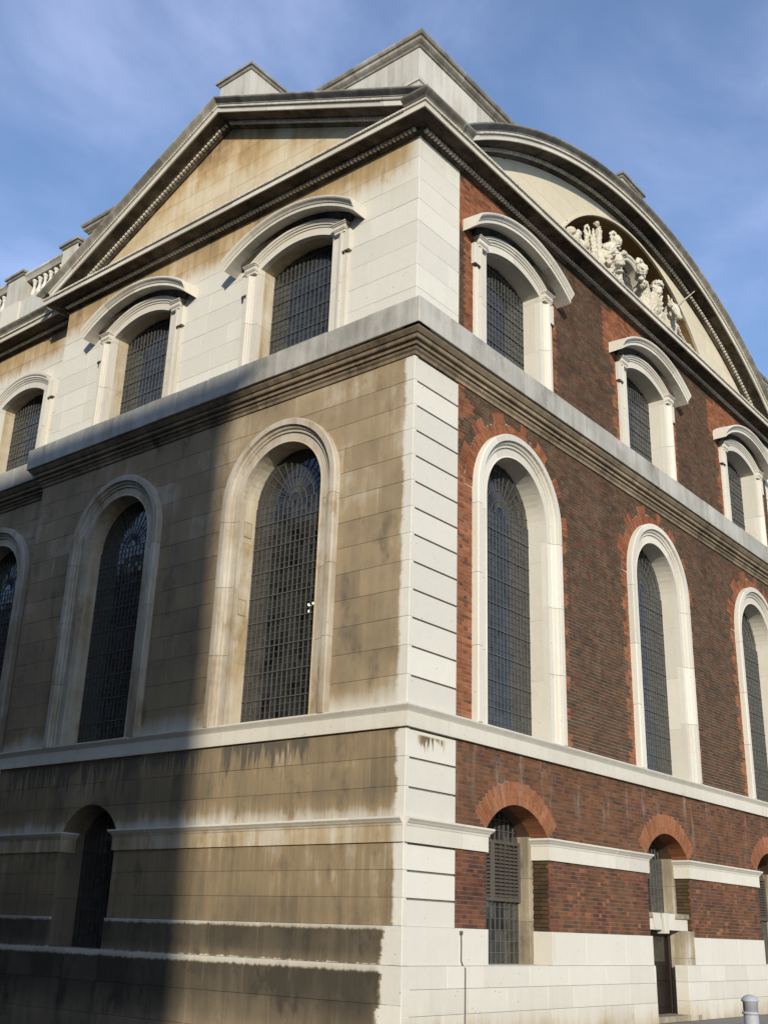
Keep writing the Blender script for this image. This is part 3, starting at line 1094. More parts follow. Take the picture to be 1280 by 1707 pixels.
bricks(X_PIER + 0.004, W_R - X_PIER, Z_PLINTH, Z_IMP0, FR, 0.0, kind_bas, BAS_R)
bricks(X_PIER + 0.004, W_R - X_PIER, Z_IMP1, Z_SILL0, FR, 0.0, kind_bas, [RingClip(o, 0.42) for o in BAS_R])
for o in BAS_R:                                     # brick returns of the piers
    for side in (1, -1):
        ue = o.c + side * o.half
        def FJ(u, d, z, ue=ue, side=side):
            return (ue - side * d, u, z)
        bricks(0.0, 0.36, Z_PLINTH, Z_IMP0, FJ, 0.0, lambda u, z, k: 'pier' if u < 0.10 else 'sooty')
    # rubbed brick arch, radial
    a0 = math.acos(min(1, o.half / o.R))
    n = int((pi - 2 * a0) * (o.R + 0.2) / 0.072)
    for i in range(n):
        t0 = pi - a0 - (pi - 2 * a0) * (i + 0.06) / n
        t1 = pi - a0 - (pi - 2 * a0) * (i + 0.94) / n
        cutr = [0.0, 0.14, 0.42] if i % 2 else [0.0, 0.28, 0.42]
        for ra, rb in zip(cutr[:-1], cutr[1:]):
            ra, rb = o.R + ra + (0.003 if ra else 0), o.R + rb - 0.003
            pts = [(o.c + ra * cos(t0), o.zc + ra * sin(t0)), (o.c + ra * cos(t1), o.zc + ra * sin(t1)),
                   (o.c + rb * cos(t1), o.zc + rb * sin(t1)), (o.c + rb * cos(t0), o.zc + rb * sin(t0))]
            ct = Vector(FR(pts[0][0], 0, pts[0][1]))
            BRICKS.append(((CAM - ct).length, pts, -0.38, 0.004 + random.uniform(-0.002, 0.002), FR, brick_col('arch')))

# ---- string courses and cornices
RET = 0.36


def plan_R(u0, u1, ret0=False, ret1=False):
    p = [(u0, 0.0), (u1, 0.0)]
    if ret0:
        p = [(u0, RET)] + p
    if ret1:
        p = p + [(u1, RET)]
    return p


sill_prof = [(-0.12, Z_SILL0), (0.06, Z_SILL0), (0.065, 5.07), (0.075, 5.085), (0.085, 5.10), (0.125, 5.15), (0.135, 5.165), (0.135, 5.19), (0.0, 5.215), (-0.12, 5.215)]
mb = MB()
sweep_plan(mb, sill_prof, [(0.0, W_L), (0.0, 0.0), (W_R, 0.0)], seg=1.4)
mb.build('sill_course', 'stone_sill', bld)
mb = MB()
sweep_plan(mb, [(d, z) for d, z in sill_prof], [(X_REC, Y_END), (X_REC, W_L + 0.14)], seg=1.4)
mb.build('sill_course', 'stone_sill', bld)

imp_prof = [(-0.10, Z_IMP0), (0.035, Z_IMP0), (0.035, 3.22), (0.045, 3.235), (0.05, 3.26), (0.075, 3.285), (0.085, 3.30), (0.115, 3.33), (0.12, 3.335), (0.12, 3.365), (0.0, 3.38), (-0.10, 3.38)]
imp_path = [[(0.0, BAS_L[0].c - BAS_L[0].half), (0.0, 0.0), (BAS_R[0].c - BAS_R[0].half, 0.0), (BAS_R[0].c - BAS_R[0].half, RET)]]
mb = MB()
p0 = imp_path[0]
sweep_plan(mb, imp_prof, [(RET, p0[0][1]), (0.0, p0[0][1]), (0.0, -0.0)], seg=1.1)
mb.build('impost_course', 'stone_impost_left', bld)
mb = MB()
sweep_plan(mb, imp_prof, [(0.0, W_L), (0.0, BAS_L[0].c + BAS_L[0].half), (RET, BAS_L[0].c + BAS_L[0].half)], seg=1.1)
mb.build('impost_course', 'stone_impost_left', bld)
edges = [BAS_R[0].c - 1.06, BAS_R[0].c + 1.06, BAS_R[1].c - 1.06, BAS_R[1].c + 1.06, BAS_R[2].c - 1.06, BAS_R[2].c + 1.06]
mb = MB()
sweep_plan(mb, imp_prof, [(0.0, 0.0), (edges[0], 0.0), (edges[0], RET)], seg=0.9)
mb.build('impost_course', 'stone_trim_right', bld)
for a, b in ((edges[1], edges[2]), (edges[3], edges[4]), (edges[5], W_R)):
    mb = MB()
    sweep_plan(mb, imp_prof, [(a, RET), (a, 0.0), (b, 0.0), (b, RET)], seg=0.9)
    mb.build('impost_course', 'stone_trim_right', bld)

cor_prof = [(-0.12, Z_COR0), (0.03, Z_COR0), (0.04, 11.90), (0.075, 11.93), (0.085, 11.965), (0.085, 11.985), (0.13, 11.99), (0.13, 12.06), (0.185, 12.075), (0.20, 12.09), (0.20, 12.165),
            (0.23, 12.17), (0.255, 12.20), (0.29, 12.245), (0.29, 12.288), (-0.12, 12.288)]
for path in ([(0.0, W_L), (0.0, 0.0), (W_R, 0.0)], [(X_REC, Y_END), (X_REC, W_L + 0.3)]):
    if path[0][0] == 0.0:
        path = [(X_REC, W_L)] + path
    mb = MB()
    sweep_plan(mb, cor_prof, path, seg=1.5)
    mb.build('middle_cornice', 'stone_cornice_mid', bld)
# blocking course: separate stones with a weathered top
blk = part_empty('blocking_course')


def blocking(F, u0, u1, dd, parent, sgn0=0.0, sgn1=0.0):
    cuts = [u0]
    x = u0 + random.uniform(0.9, 1.3)
    while x < u1 - 0.5:
        cuts.append(x)
        x += random.uniform(0.9, 1.5)
    cuts.append(u1)
    for a, b in zip(cuts[:-1], cuts[1:]):
        add_block([(a + 0.003, Z_COR1), (b - 0.003, Z_COR1), (b - 0.003, Z_BLK + random.uniform(-0.012, 0.008)), (a + 0.003, Z_BLK + random.uniform(-0.012, 0.008))], -0.05, dd + random.uniform(-0.003, 0.003), F, 0.008, 'stone_blocking', parent)


blocking(FL, -0.349, W_L + 0.345, 0.35, blk)
blocking(FR, -0.338, W_R + 0.3, 0.349, blk)
blocking(FS, W_L + 0.35, Y_END, 0.35, blk)


def dentils_plan(mb, path, d0, d1, z0, z1, pitch, w, skip=0.02):
    for (xa, ya), (xb, yb) in zip(path[:-1], path[1:]):
        A, B = Vector((xa, ya)), Vector((xb, yb))
        T = (B - A).normalized()
        N = Vector((T.y, -T.x))
        ln = (B - A).length
        n = int(ln / pitch)
        for i in range(n):
            s_ = (i + 0.5) * ln / n
            c_ = A + T * s_
            def F(u, d, z, c_=c_, T=T, N=N):
                p = c_ + T * u + N * d
                return (p.x, p.y, z)
            mb.box(-w / 2, w / 2, d0, d1, z0, z1, F, rtone(), back=False)


# crowning cornice (straight part): bed mould, dentils, corona
bed_prof = [(d_, sq(z_)) for d_, z_ in [(-0.12, Z_TOP), (0.03, Z_TOP), (0.05, 16.985), (0.08, 17.0), (0.085, 17.02), (0.085, 17.10), (0.18, 17.105), (0.18, 17.125), (0.20, 17.135), (0.46, 17.145), (0.46, 17.15), (-0.12, 17.15)]]
fas_prof = [(d_, sq(z_)) for d_, z_ in [(-0.12, 17.152), (0.50, 17.152), (0.505, 17.30), (0.535, 17.31), (0.545, 17.335), (0.55, 17.36), (0.0, 17.385), (-0.12, 17.385)]]
main_path = [(X_REC, W_L), (0.0, W_L), (0.0, 0.0), (W_R, 0.0)]
rec_path = [(X_REC, Y_END), (X_REC, W_L + 0.52)]
for path in (main_path, rec_path):
    mb = MB()
    sweep_plan(mb, bed_prof, path, seg=1.3)
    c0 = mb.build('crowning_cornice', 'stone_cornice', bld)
    mb = MB()
    sweep_plan(mb, fas_prof, path, seg=1.3)
    mb.build('corona', 'stone_fascia', c0)
    mb = MB()
    dentils_plan(mb, path, 0.08, 0.165, sq(17.022), sq(17.10), 0.105, 0.064)
    mb.build('dentils', 'stone_fascia', c0, kind='stuff')
    mb = MB()
    dentils_plan(mb, path, 0.50, 0.557, sq(17.302), sq(17.352), 0.075, 0.045)
    mb.build('bead_ornament', 'stone_fascia', c0, kind='stuff')

# gutter moulding: straight at the corner and on the set-back wall
cym_pts = [(0.0, 0.0), (0.555, 0.0), (0.565, 0.012), (0.565, 0.03), (0.59, 0.052), (0.635, 0.085), (0.665, 0.112), (0.675, 0.132), (0.675, 0.150), (0.0, 0.175)]


def cym(dz):
    return [(d if d else -0.10, z + dz) for d, z in cym_pts]


mb = MB()
sweep_plan(mb, cym(Z_FAS + 0.004), [(0.0, 0.004), (0.0, 0.0), (1.10, 0.0)], seg=1.0)
mb.build('gutter_moulding', 'stone_cymatium', bld)
mb = MB()
sweep_plan(mb, cym(Z_FAS + 0.004), [(X_REC, Y_END), (X_REC, W_L + 0.9)], seg=1.2)
mb.build('gutter_moulding', 'stone_cymatium', bld)

# ---- triangular pediment over the stone bay
CS = cos(math.atan(SLOPE))
rake = [(0.75, rake_z(0.75, 0.50)), (APEX_U, APEX_Z - 0.50), (2 * APEX_U - 0.75, rake_z(0.75, 0.50))]


def wall_prof(pts, z0):
    return [((z - z0), d) for d, z in pts]


ped = part_empty('triangular_pediment')
def rake_run(prof, mitre):
    """both slopes of the gable as stones cut between the level cornice and the apex"""
    mb = MB()
    nmin = min(n_ for n_, d_ in prof)
    for sg in (-1, 1):
        ulow = (APEX_U - (APEX_Z - 0.50 + nmin / CS - (Z_FAS - 0.03)) / SLOPE) if not mitre else 0.0
        k = 7
        for j in range(k):
            secs = []
            for e, q_ in ((j, 1), (j + 1, -1)):
                sec = []
                for n_, d_ in prof:
                    lo = (-d_ if mitre else ulow)
                    f = e / k
                    du = (APEX_U - lo) * (1 - f)          # distance from the apex along u
                    if 0 < e < k:
                        du -= q_ * 0.002
                    u = APEX_U + sg * du
                    sec.append(FL(u, d_, APEX_Z - 0.50 + n_ / CS - SLOPE * du))
                secs.append(sec)
            mb.rings(secs, rtone())
    return mb


for pr_, mt, nm, mi in ((bed_prof, 'stone_cornice', 'raking_bed_mould', False), (fas_prof, 'stone_fascia', 'raking_corona', False), (cym(Z_FAS + 0.004), 'stone_cymatium', 'raking_gutter', True)):
    rake_run(wall_prof(pr_, Z_TOP), mi).build(nm, mt, ped)


def dentils_wall(mb, path, F, d0, d1, n0, n1, pitch, w):
    for a, b in zip(path[:-1], path[1:]):
        A, B = Vector(a), Vector(b)
        T = (B - A).normalized()
        N = Vector((-T.y, T.x))
        ln = (B - A).length
        n = max(1, int(ln / pitch))
        for i in range(n):
            c_ = A + T * ((i + 0.5) * ln / n)
            def G(u, d, z, c_=c_, T=T, N=N):
                p = c_ + T * u + N * z
                return F(p.x, d, p.y)
            mb.box(-w / 2, w / 2, d0, d1, n0, n1, G, rtone(), back=False)


mb = MB()
dentils_wall(mb, rake, FL, 0.08, 0.165, sq(17.022) - Z_TOP, sq(17.10) - Z_TOP, 0.105, 0.064)
mb.build('dentils', 'stone_fascia', ped, kind='stuff')
mb = MB()
dentils_wall(mb, rake, FL, 0.50, 0.557, sq(17.302) - Z_TOP, sq(17.352) - Z_TOP, 0.075, 0.045)
mb.build('bead_ornament', 'stone_fascia', ped, kind='stuff')
tymL = sheet(0.0, W_L, Z_FAS - 0.1, 0, [], FL, -0.03, 'tympanum', 'joint_mortar', bld, topf=lambda u: max(Z_FAS - 0.09, rake_z(u, 0.46)))
ashlar(0.0, W_L, courses(Z_FAS - 0.05, 20.2, 0.46), FL, -0.02, 'stone_tympanum', tymL, topf=lambda u: rake_z(u, 0.44), width=(0.8, 1.5), ch=0.003, gap=0.003)
# gable roof behind the pediment
mb = MB()
for sgn in (-1, 1):
    ue = APEX_U + sgn * (W_L / 2 + 0.4)
    mb.rings([[(-0.05, APEX_U, APEX_Z - 0.15), (-0.05, ue, rake_z(ue, 0.15)), (-0.05, ue, rake_z(ue, 0.3)), (-0.05, APEX_U, APEX_Z - 0.3)],
              [(1.6, APEX_U, APEX_Z - 0.15), (1.6, ue, rake_z(ue, 0.15)), (1.6, ue, rake_z(ue, 0.3)), (1.6, APEX_U, APEX_Z - 0.3)]])
mb.build('pediment_roof', 'lead', bld)

# ---- segmental pediment over the brick front
R0 = 14.22
n_arc = 72
ua = 1.55
a_s = math.acos((P_ARC[0] - ua) / R0)
arc = [(P_ARC[0] - R0 * cos(a_s + (pi - 2 * a_s) * i / n_arc), P_ARC[1] + R0 * sin(a_s + (pi - 2 * a_s) * i / n_arc)) for i in range(n_arc + 1)]
seg = part_empty('segmental_pediment')
for pr_, mt, nm in ((bed_prof, 'stone_cornice', 'arched_bed_mould'), (fas_prof, 'stone_fascia', 'arched_corona'), (cym(Z_FAS + 0.004), 'stone_cymatium', 'arched_gutter')):
    mb = MB()
    wp = wall_prof(pr_, Z_TOP)
    Rm = R0 + min(n_ for n_, d_ in wp)
    a1 = math.asin((Z_FAS - 0.03 - P_ARC[1]) / Rm)
    run = [(P_ARC[0] - R0 * cos(a1 + (pi - 2 * a1) * i / n_arc), P_ARC[1] + R0 * sin(a1 + (pi - 2 * a1) * i / n_arc)) for i in range(n_arc + 1)]
    sweep_wall(mb, wp, run, FR, seg=1.15)
    mb.build(nm, mt, seg)
mb = MB()
dentils_wall(mb, arc, FR, 0.08, 0.165, sq(17.022) - Z_TOP, sq(17.10) - Z_TOP, 0.105, 0.064)
mb.build('dentils', 'stone_fascia', seg, kind='stuff')
mb = MB()
dentils_wall(mb, arc, FR, 0.50, 0.557, sq(17.302) - Z_TOP, sq(17.352) - Z_TOP, 0.075, 0.045)
mb.build('bead_ornament', 'stone_fascia', seg, kind='stuff')
ntop = lambda u: arc_z(u, R0 + 0.03)
tymR = sheet(1.0, W_R - 1.0, Z_FAS - 0.1, 0, [NICHE], FR, -0.03, 'tympanum', 'joint_mortar', bld, topf=lambda u: max(Z_FAS - 0.09, ntop(u)))
# facing stones of the tympanum, cut round the niche
for za, zb in zip(courses(Z_FAS - 0.05, 20.2, 0.55)[:-1], courses(Z_FAS - 0.05, 20.2, 0.55)[1:]):
    x = 1.2
    while x < W_R - 1.2:
        w = random.uniform(0.9, 1.5)
        n_ = 8
        lo, hi = [], []
        for i in range(n_ + 1):
            u = x + 0.002 + (w - 0.004) * i / n_
            zt = min(zb - 0.002, ntop(u))
            zl = za + 0.002
            if abs(u - NICHE.c) < NICHE.half:
                zl = max(zl, NICHE.topz(u) + 0.004)
            if zt - zl > 0.003:
                lo.append((u, zl))
                hi.append((u, zt))
        x += w
        if len(lo) >= 2:
            add_block(lo + hi[::-1], -0.10, -0.02, FR, 0.0, 'stone_tympanum_right', tymR)
# niche
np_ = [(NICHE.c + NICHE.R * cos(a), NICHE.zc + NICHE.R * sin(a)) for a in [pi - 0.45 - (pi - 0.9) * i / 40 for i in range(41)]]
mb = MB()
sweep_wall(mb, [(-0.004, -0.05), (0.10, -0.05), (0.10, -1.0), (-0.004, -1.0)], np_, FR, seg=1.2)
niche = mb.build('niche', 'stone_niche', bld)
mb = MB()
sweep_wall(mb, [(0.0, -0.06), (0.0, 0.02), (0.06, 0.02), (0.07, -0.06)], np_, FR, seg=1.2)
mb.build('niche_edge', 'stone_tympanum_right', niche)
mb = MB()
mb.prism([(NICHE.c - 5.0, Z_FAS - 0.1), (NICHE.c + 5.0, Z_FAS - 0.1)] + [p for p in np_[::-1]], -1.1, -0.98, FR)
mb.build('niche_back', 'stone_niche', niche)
# roof behind the arch
mb = MB()
ro = [[(p[0], yy, p[1] + 0.40) for p in arc] for yy in (-0.05, 1.4)]
mb.rings(ro, closed=False)
mb.build('vaulted_roof', 'lead', bld, fix=False)

# ---- attic, pedestals
attic = part_empty('attic_block')
AX, AY, AZ = 1.45, 1.2, 21.38
AXE, AYE = 23.0, 13.75


def FAL(u, d, z):
    return (AX - d, u, z)


def FAR(u, d, z):
    return (u, AY - d, z)


ashlar(AY, AYE, [18.5, 19.3, 20.05, 20.22, 21.08], FAL, 0.0, 'stone_attic', attic, width=(1.0, 1.8))
ashlar(AX, AXE, [18.5, 19.3, 20.05, 20.22, 21.08], FAR, 0.0, 'stone_attic', attic, width=(1.0, 1.8))
mb = MB()
mb.rings([[(AX + 0.02, AY + 0.02, 17.2), (AXE, AY + 0.02, 17.2), (AXE, AYE, 17.2), (AX + 0.02, AYE, 17.2)],
          [(AX + 0.02, AY + 0.02, 21.1), (AXE, AY + 0.02, 21.1), (AXE, AYE, 21.1), (AX + 0.02, AYE, 21.1)]])
mb.build('attic_core', 'joint_mortar', attic)
mb = MB()
sweep_plan(mb, [(-0.1, 20.10), (0.03, 20.10), (0.03, 20.19), (0.0, 20.22), (-0.1, 20.22)], [(AX + 0.5, AYE), (AX, AYE), (AX, AY), (AXE, AY)], seg=1.5)
mb.build('attic_band', 'stone_attic', attic)
mb = MB()
sweep_plan(mb, [(-0.12, 21.082), (0.03, 21.082), (0.05, 21.12), (0.09, 21.15), (0.13, 21.19), (0.13, 21.27), (0.17, 21.29), (0.20, 21.34), (0.20, 21.39), (-0.3, 21.45)], [(AX + 0.9, AYE), (AX, AYE), (AX, AY), (AXE, AY)], seg=1.5)
mb.build('attic_cornice', 'stone_cymatium', attic)


def pedestal(x0, x1, y0, y1, z0, z1, name='pedestal_block', cap=0.16):
    mb = MB()
    mb.rings([[(x0, y0, z0), (x1, y0, z0), (x1, y1, z0), (x0, y1, z0)], [(x0, y0, z1 - cap), (x1, y0, z1 - cap), (x1, y1, z1 - cap), (x0, y1, z1 - cap)]], rtone())
    o = mb.build(name, 'stone_attic', bld)
    mb = MB()
    e = 0.10
    secs = []
    for q_, zz in ((0.0, -cap), (0.03, -cap + 0.01), (0.06, -cap * 0.6), (e, -cap * 0.5), (e, -0.01), (e - 0.02, 0.0)):
        secs.append([(x0 - q_, y0 - q_, z1 + zz), (x1 + q_, y0 - q_, z1 + zz), (x1 + q_, y1 + q_, z1 + zz), (x0 - q_, y1 + q_, z1 + zz)])
    mb.rings(secs, rtone())
    mb.build('cap', 'stone_cymatium', o)
    return o


pedestal(0.10, 1.28, 5.51, 6.63, 19.8, 21.98)
pedestal(9.45, 10.66, 0.08, 1.0, 20.2, 21.98)

# ---- balustrade on the set-back wall
BX = 0.36
bal = part_empty('roof_balustrade')
mb = MB()
mb.rings([[(BX - 0.10, 12.0, 17.35), (BX + 0.34, 12.0, 17.35), (BX + 0.34, 12.0, 18.56), (BX - 0.10, 12.0, 18.56)],
          [(BX - 0.10, Y_END, 17.35), (BX + 0.34, Y_END, 17.35), (BX + 0.34, Y_END, 18.56), (BX - 0.10, Y_END, 18.56)]])
mb.build('plinth', 'stone_attic', bal)
mb = MB()
sweep_plan(mb, [(-0.34, 19.29), (0.02, 19.29), (0.04, 19.33), (0.08, 19.39), (0.12, 19.43), (0.12, 19.49), (-0.34, 19.52)], [(BX, Y_END), (BX, 12.3)], seg=1.6)
mb.build('handrail', 'stone_attic', bal)
prof = [(0.085, 0), (0.085, 0.06), (0.05, 0.075), (0.045, 0.10), (0.085, 0.16), (0.098, 0.22), (0.085, 0.30), (0.055, 0.40), (0.042, 0.48), (0.045, 0.55), (0.065, 0.575), (0.05, 0.60), (0.055, 0.63), (0.085, 0.66), (0.085, 0.745)]
mb = MB()
mb.lathe(prof, 0, 0, 12)
b0 = mb.build('baluster', 'stone_trim_right', bal, smooth=True)
b0.location = (BX + 0.10, 13.30, 18.55)
y = 13.30
first = True
for i in range(40):
    if not (14.78 < y < 15.80 or 17.4 < y < 18.4):
        if first:
            first = False
        else:
            o = b0.copy()
            COL.objects.link(o)
            o.location = (BX + 0.10, y, 18.55)
    y += 0.262
for y0 in (14.90, 17.5):
    o = pedestal(BX - 0.14, BX + 0.40, y0, y0 + 0.77, 18.5, 19.58, 'pedestal')
    o.parent = bal
o = pedestal(BX - 0.14, BX + 0.40, 12.3, 12.98, 17.7, 19.66, 'pedestal')
o.parent = bal
for a, b in ((14.85, 15.72), (17.45, 18.32)):
    mb = MB()
    mb.rings([[(BX - 0.17, a, 17.6), (BX + 0.3, a, 17.6), (BX + 0.3, a, 18.53), (BX - 0.17, a, 18.53)], [(BX - 0.17, b, 17.6), (BX + 0.3, b, 17.6), (BX + 0.3, b, 18.53), (BX - 0.17, b, 18.53)]])
    mb.build('pedestal_base', 'stone_trim_right', bal)

# ------------------------------------------------------------------ windows
PANES = []          # (size, 4 corners, parent)
arch_prof = [(-0.002, -0.10), (-0.002, 0.02), (0.19, 0.02), (0.20, 0.055), (0.235, 0.06), (0.245, 0.045), (0.265, 0.085), (0.30, 0.105), (0.315, 0.085), (0.33, 0.15), (0.45, 0.15), (0.47, 0.13), (0.47, -0.06), (0.30, -0.10)]


def glazing(F, o, depth, parent, pw=0.127, ph=0.132, fan=True, bar=0.0045, zmax=None, zmin=None, u0=None, u1=None, heavy=4, mat='iron_bars'):
    z0 = o.z0 if zmin is None else zmin
    uL = o.c - o.half if u0 is None else u0
    uR = o.c + o.half if u1 is None else u1
    nv = round((uR - uL) / pw)
    pw = (uR - uL) / nv
    top_rect = o.zs if fan else (o.top if zmax is None else zmax)
    nr = round((top_rect - z0) / ph)
    ph = (top_rect - z0) / nr
    mb = MB()
    d = -depth
    # vertical bars
    for i in range(nv + 1):
        u = min(max(uL + i * pw, uL + bar), uR - bar)
        zt = top_rect
        if not fan:
            zt = min(top_rect, o.topz(u) if abs(u - o.c) < o.half else o.zs)
        mb.box(u - bar, u + bar, d - 0.01, d + 0.012, z0, zt, F, 0, back=False)
    for j in range(nr + 1):
        z = z0 + j * ph
        w = o.hw(z) or o.half
        a, b = max(uL, o.c - w), min(uR, o.c + w)
        hb = bar * (2.0 if heavy and j % heavy == 0 else 1.0)
        dd = 0.022 if heavy and j % heavy == 0 else 0.010
        mb.box(a, b, d - 0.008, d + dd, z - hb, z + hb, F, 0, back=False)
    if fan:
        nray = 16
        for i in range(1, nray):
            a = pi * i / nray
            pts = [(o.c + r * cos(a), o.zs + r * sin(a)) for r in (0.16, o.R - 0.005)]
            T = Vector((cos(a), sin(a)))
            N = Vector((-T.y, T.x))
            q_ = [(pts[0][0] + N.x * bar, pts[0][1] + N.y * bar), (pts[0][0] - N.x * bar, pts[0][1] - N.y * bar), (pts[1][0] - N.x * bar, pts[1][1] - N.y * bar), (pts[1][0] + N.x * bar, pts[1][1] + N.y * bar)]
            mb.prism(q_, d - 0.008, d + 0.010, F)
        for r in (0.16, 0.30, 0.52, 0.74, 0.95):
            pp = [(o.c + r * cos(pi - pi * i / 24), o.zs + r * sin(pi - pi * i / 24)) for i in range(25)]
            sweep_wall(mb, [(-bar, d + 0.012), (bar, d + 0.012), (bar, d - 0.006), (-bar, d - 0.006)], pp, F, seg=50, gap=0)
    mb.build('glazing_bars', mat, parent)
    # panes
    tilt = 0.013
    for i in range(nv):
        for j in range(nr):
            ua, ub = uL + i * pw, uL + (i + 1) * pw
            za, zb = z0 + j * ph, z0 + (j + 1) * ph
            if not fan:
                w = o.hw(za + 0.01)
                if w is None or ua > o.c + w or ub < o.c - w:
                    continue
            tx, tz = random.gauss(0, tilt), random.gauss(0, tilt)
            cs = []
            for (uu, zz) in ((ua, za), (ub, za), (ub, zb), (ua, zb)):
                dd = d - 0.004 + tx * (uu - (ua + ub) / 2) + tz * (zz - (za + zb) / 2)
                cs.append(F(uu, dd, zz))
            ct = Vector(F((ua + ub) / 2, d, (za + zb) / 2))
            PANES.append([(CAM - ct).length, cs, parent])
    if fan:
        for i in range(nray):
            for ra, rb in ((0.0, 0.16), (0.16, 0.52), (0.52, 0.95), (0.95, o.R)):
                a, b = pi * i / nray, pi * (i + 1) / nray
                tx = random.gauss(0, tilt)
                cs = [F(o.c + r * cos(q_), d - 0.004 + tx * (r - ra), o.zs + r * sin(q_)) for r, q_ in ((ra, a), (rb, a), (rb, b), (ra, b))]
                if ra == 0:
                    cs = [cs[0], cs[1], cs[2]]
                PANES.append([99, cs, parent])


def reveal(F, o, parent, depth, inner, mat, z0=None, thick=0.20):
    mb = MB()
    path = o.path(24, z0)
    sweep_wall(mb, [(-0.001, 0.03), (thick, -0.03), (thick, -depth - 0.02), (-0.001, -depth - 0.02)], path, F, seg=1.25, gap=0.003)
    mb.build('reveal', mat, parent)
    mb = MB()
    og = o.grow(0.01)
    sweep_wall(mb, [(0, -depth - 0.025), (thick - 0.02, -depth - 0.025), (thick - 0.02, -inner), (0.0, -inner)], og.path(24, z0), F, seg=50, gap=0)
    mb.build('inner_reveal', 'plaster_inner', parent)


def tall_window(F, o, trim, rev, label, bx=None):
    mb = MB()
    sweep_wall(mb, arch_prof, o.path(30, Z_SILL1 - 0.01), F, seg=1.35)
    w = mb.build('arched_window', trim, bld, label=label)
    reveal(F, o, w, 0.42, 0.96, rev)
    mb = MB()
    mb.box(o.c - o.half, o.c + o.half, -0.99, -0.02, 4.9, 5.205, F, back=True)
    mb.build('inner_sill', rev, w)
    glazing(F, o, 0.42, w)
    return w


LBL = ('nearest the corner', 'second from the corner', 'third from the corner')
for k, o in enumerate(TALL_R):
    tall_window(FR, o, 'stone_trim_right', 'stone_reveal_right', 'tall round-headed window in the brick front, ' + LBL[k])
wB = tall_window(FL, TALL_L[0], 'stone_trim_left', 'stone_reveal', 'tall round-headed window in the stone front, nearest the corner')
wA = tall_window(FL, TALL_L[1], 'stone_trim_left', 'stone_reveal', 'tall round-headed window in the stone front, above the barred doorway')
tall_window(FS, TALL_S[0], 'stone_trim_left', 'stone_reveal', 'tall round-headed window in the set-back wall')
# shallow repair patches let into the reveal of the nearest left window
for w_, o in ((wB, TALL_L[0]),):
    for z in (9.1, 7.45):
        def FJ(u, d, z_, ue=o.c + o.half):
            return (u, ue - d, z_)
        mb = MB()
        mb.box(0.10, 0.32, -0.02, 0.003, z - 0.02, z + 0.32, FJ, -1.0)
        mb.build('repair_joint', 'joint_mortar', w_)
        mb = MB()
        mb.box(0.115, 0.305, -0.02, 0.010, z, z + 0.30, FJ, -0.6, 0.004)
        mb.build('repair_stone', 'stone_reveal', w_)

hood_prof = [(-0.13, -0.05), (-0.13, 0.06), (-0.09, 0.10), (-0.06, 0.12), (-0.05, 0.15), (-0.005, 0.16), (0.0, 0.385), (0.10, 0.39), (0.105, 0.41), (0.12, 0.415), (0.15, 0.43), (0.20, 0.475), (0.235, 0.49), (0.27, 0.49), (0.29, 0.46), (0.33, 0.0), (0.33, -0.05)]
up_prof = [(-0.002, -0.10), (-0.002, 0.035), (0.17, 0.035), (0.175, 0.055), (0.215, 0.06), (0.225, 0.085), (0.26, 0.095), (0.275, 0.12), (0.33, 0.12), (0.33, -0.08)]


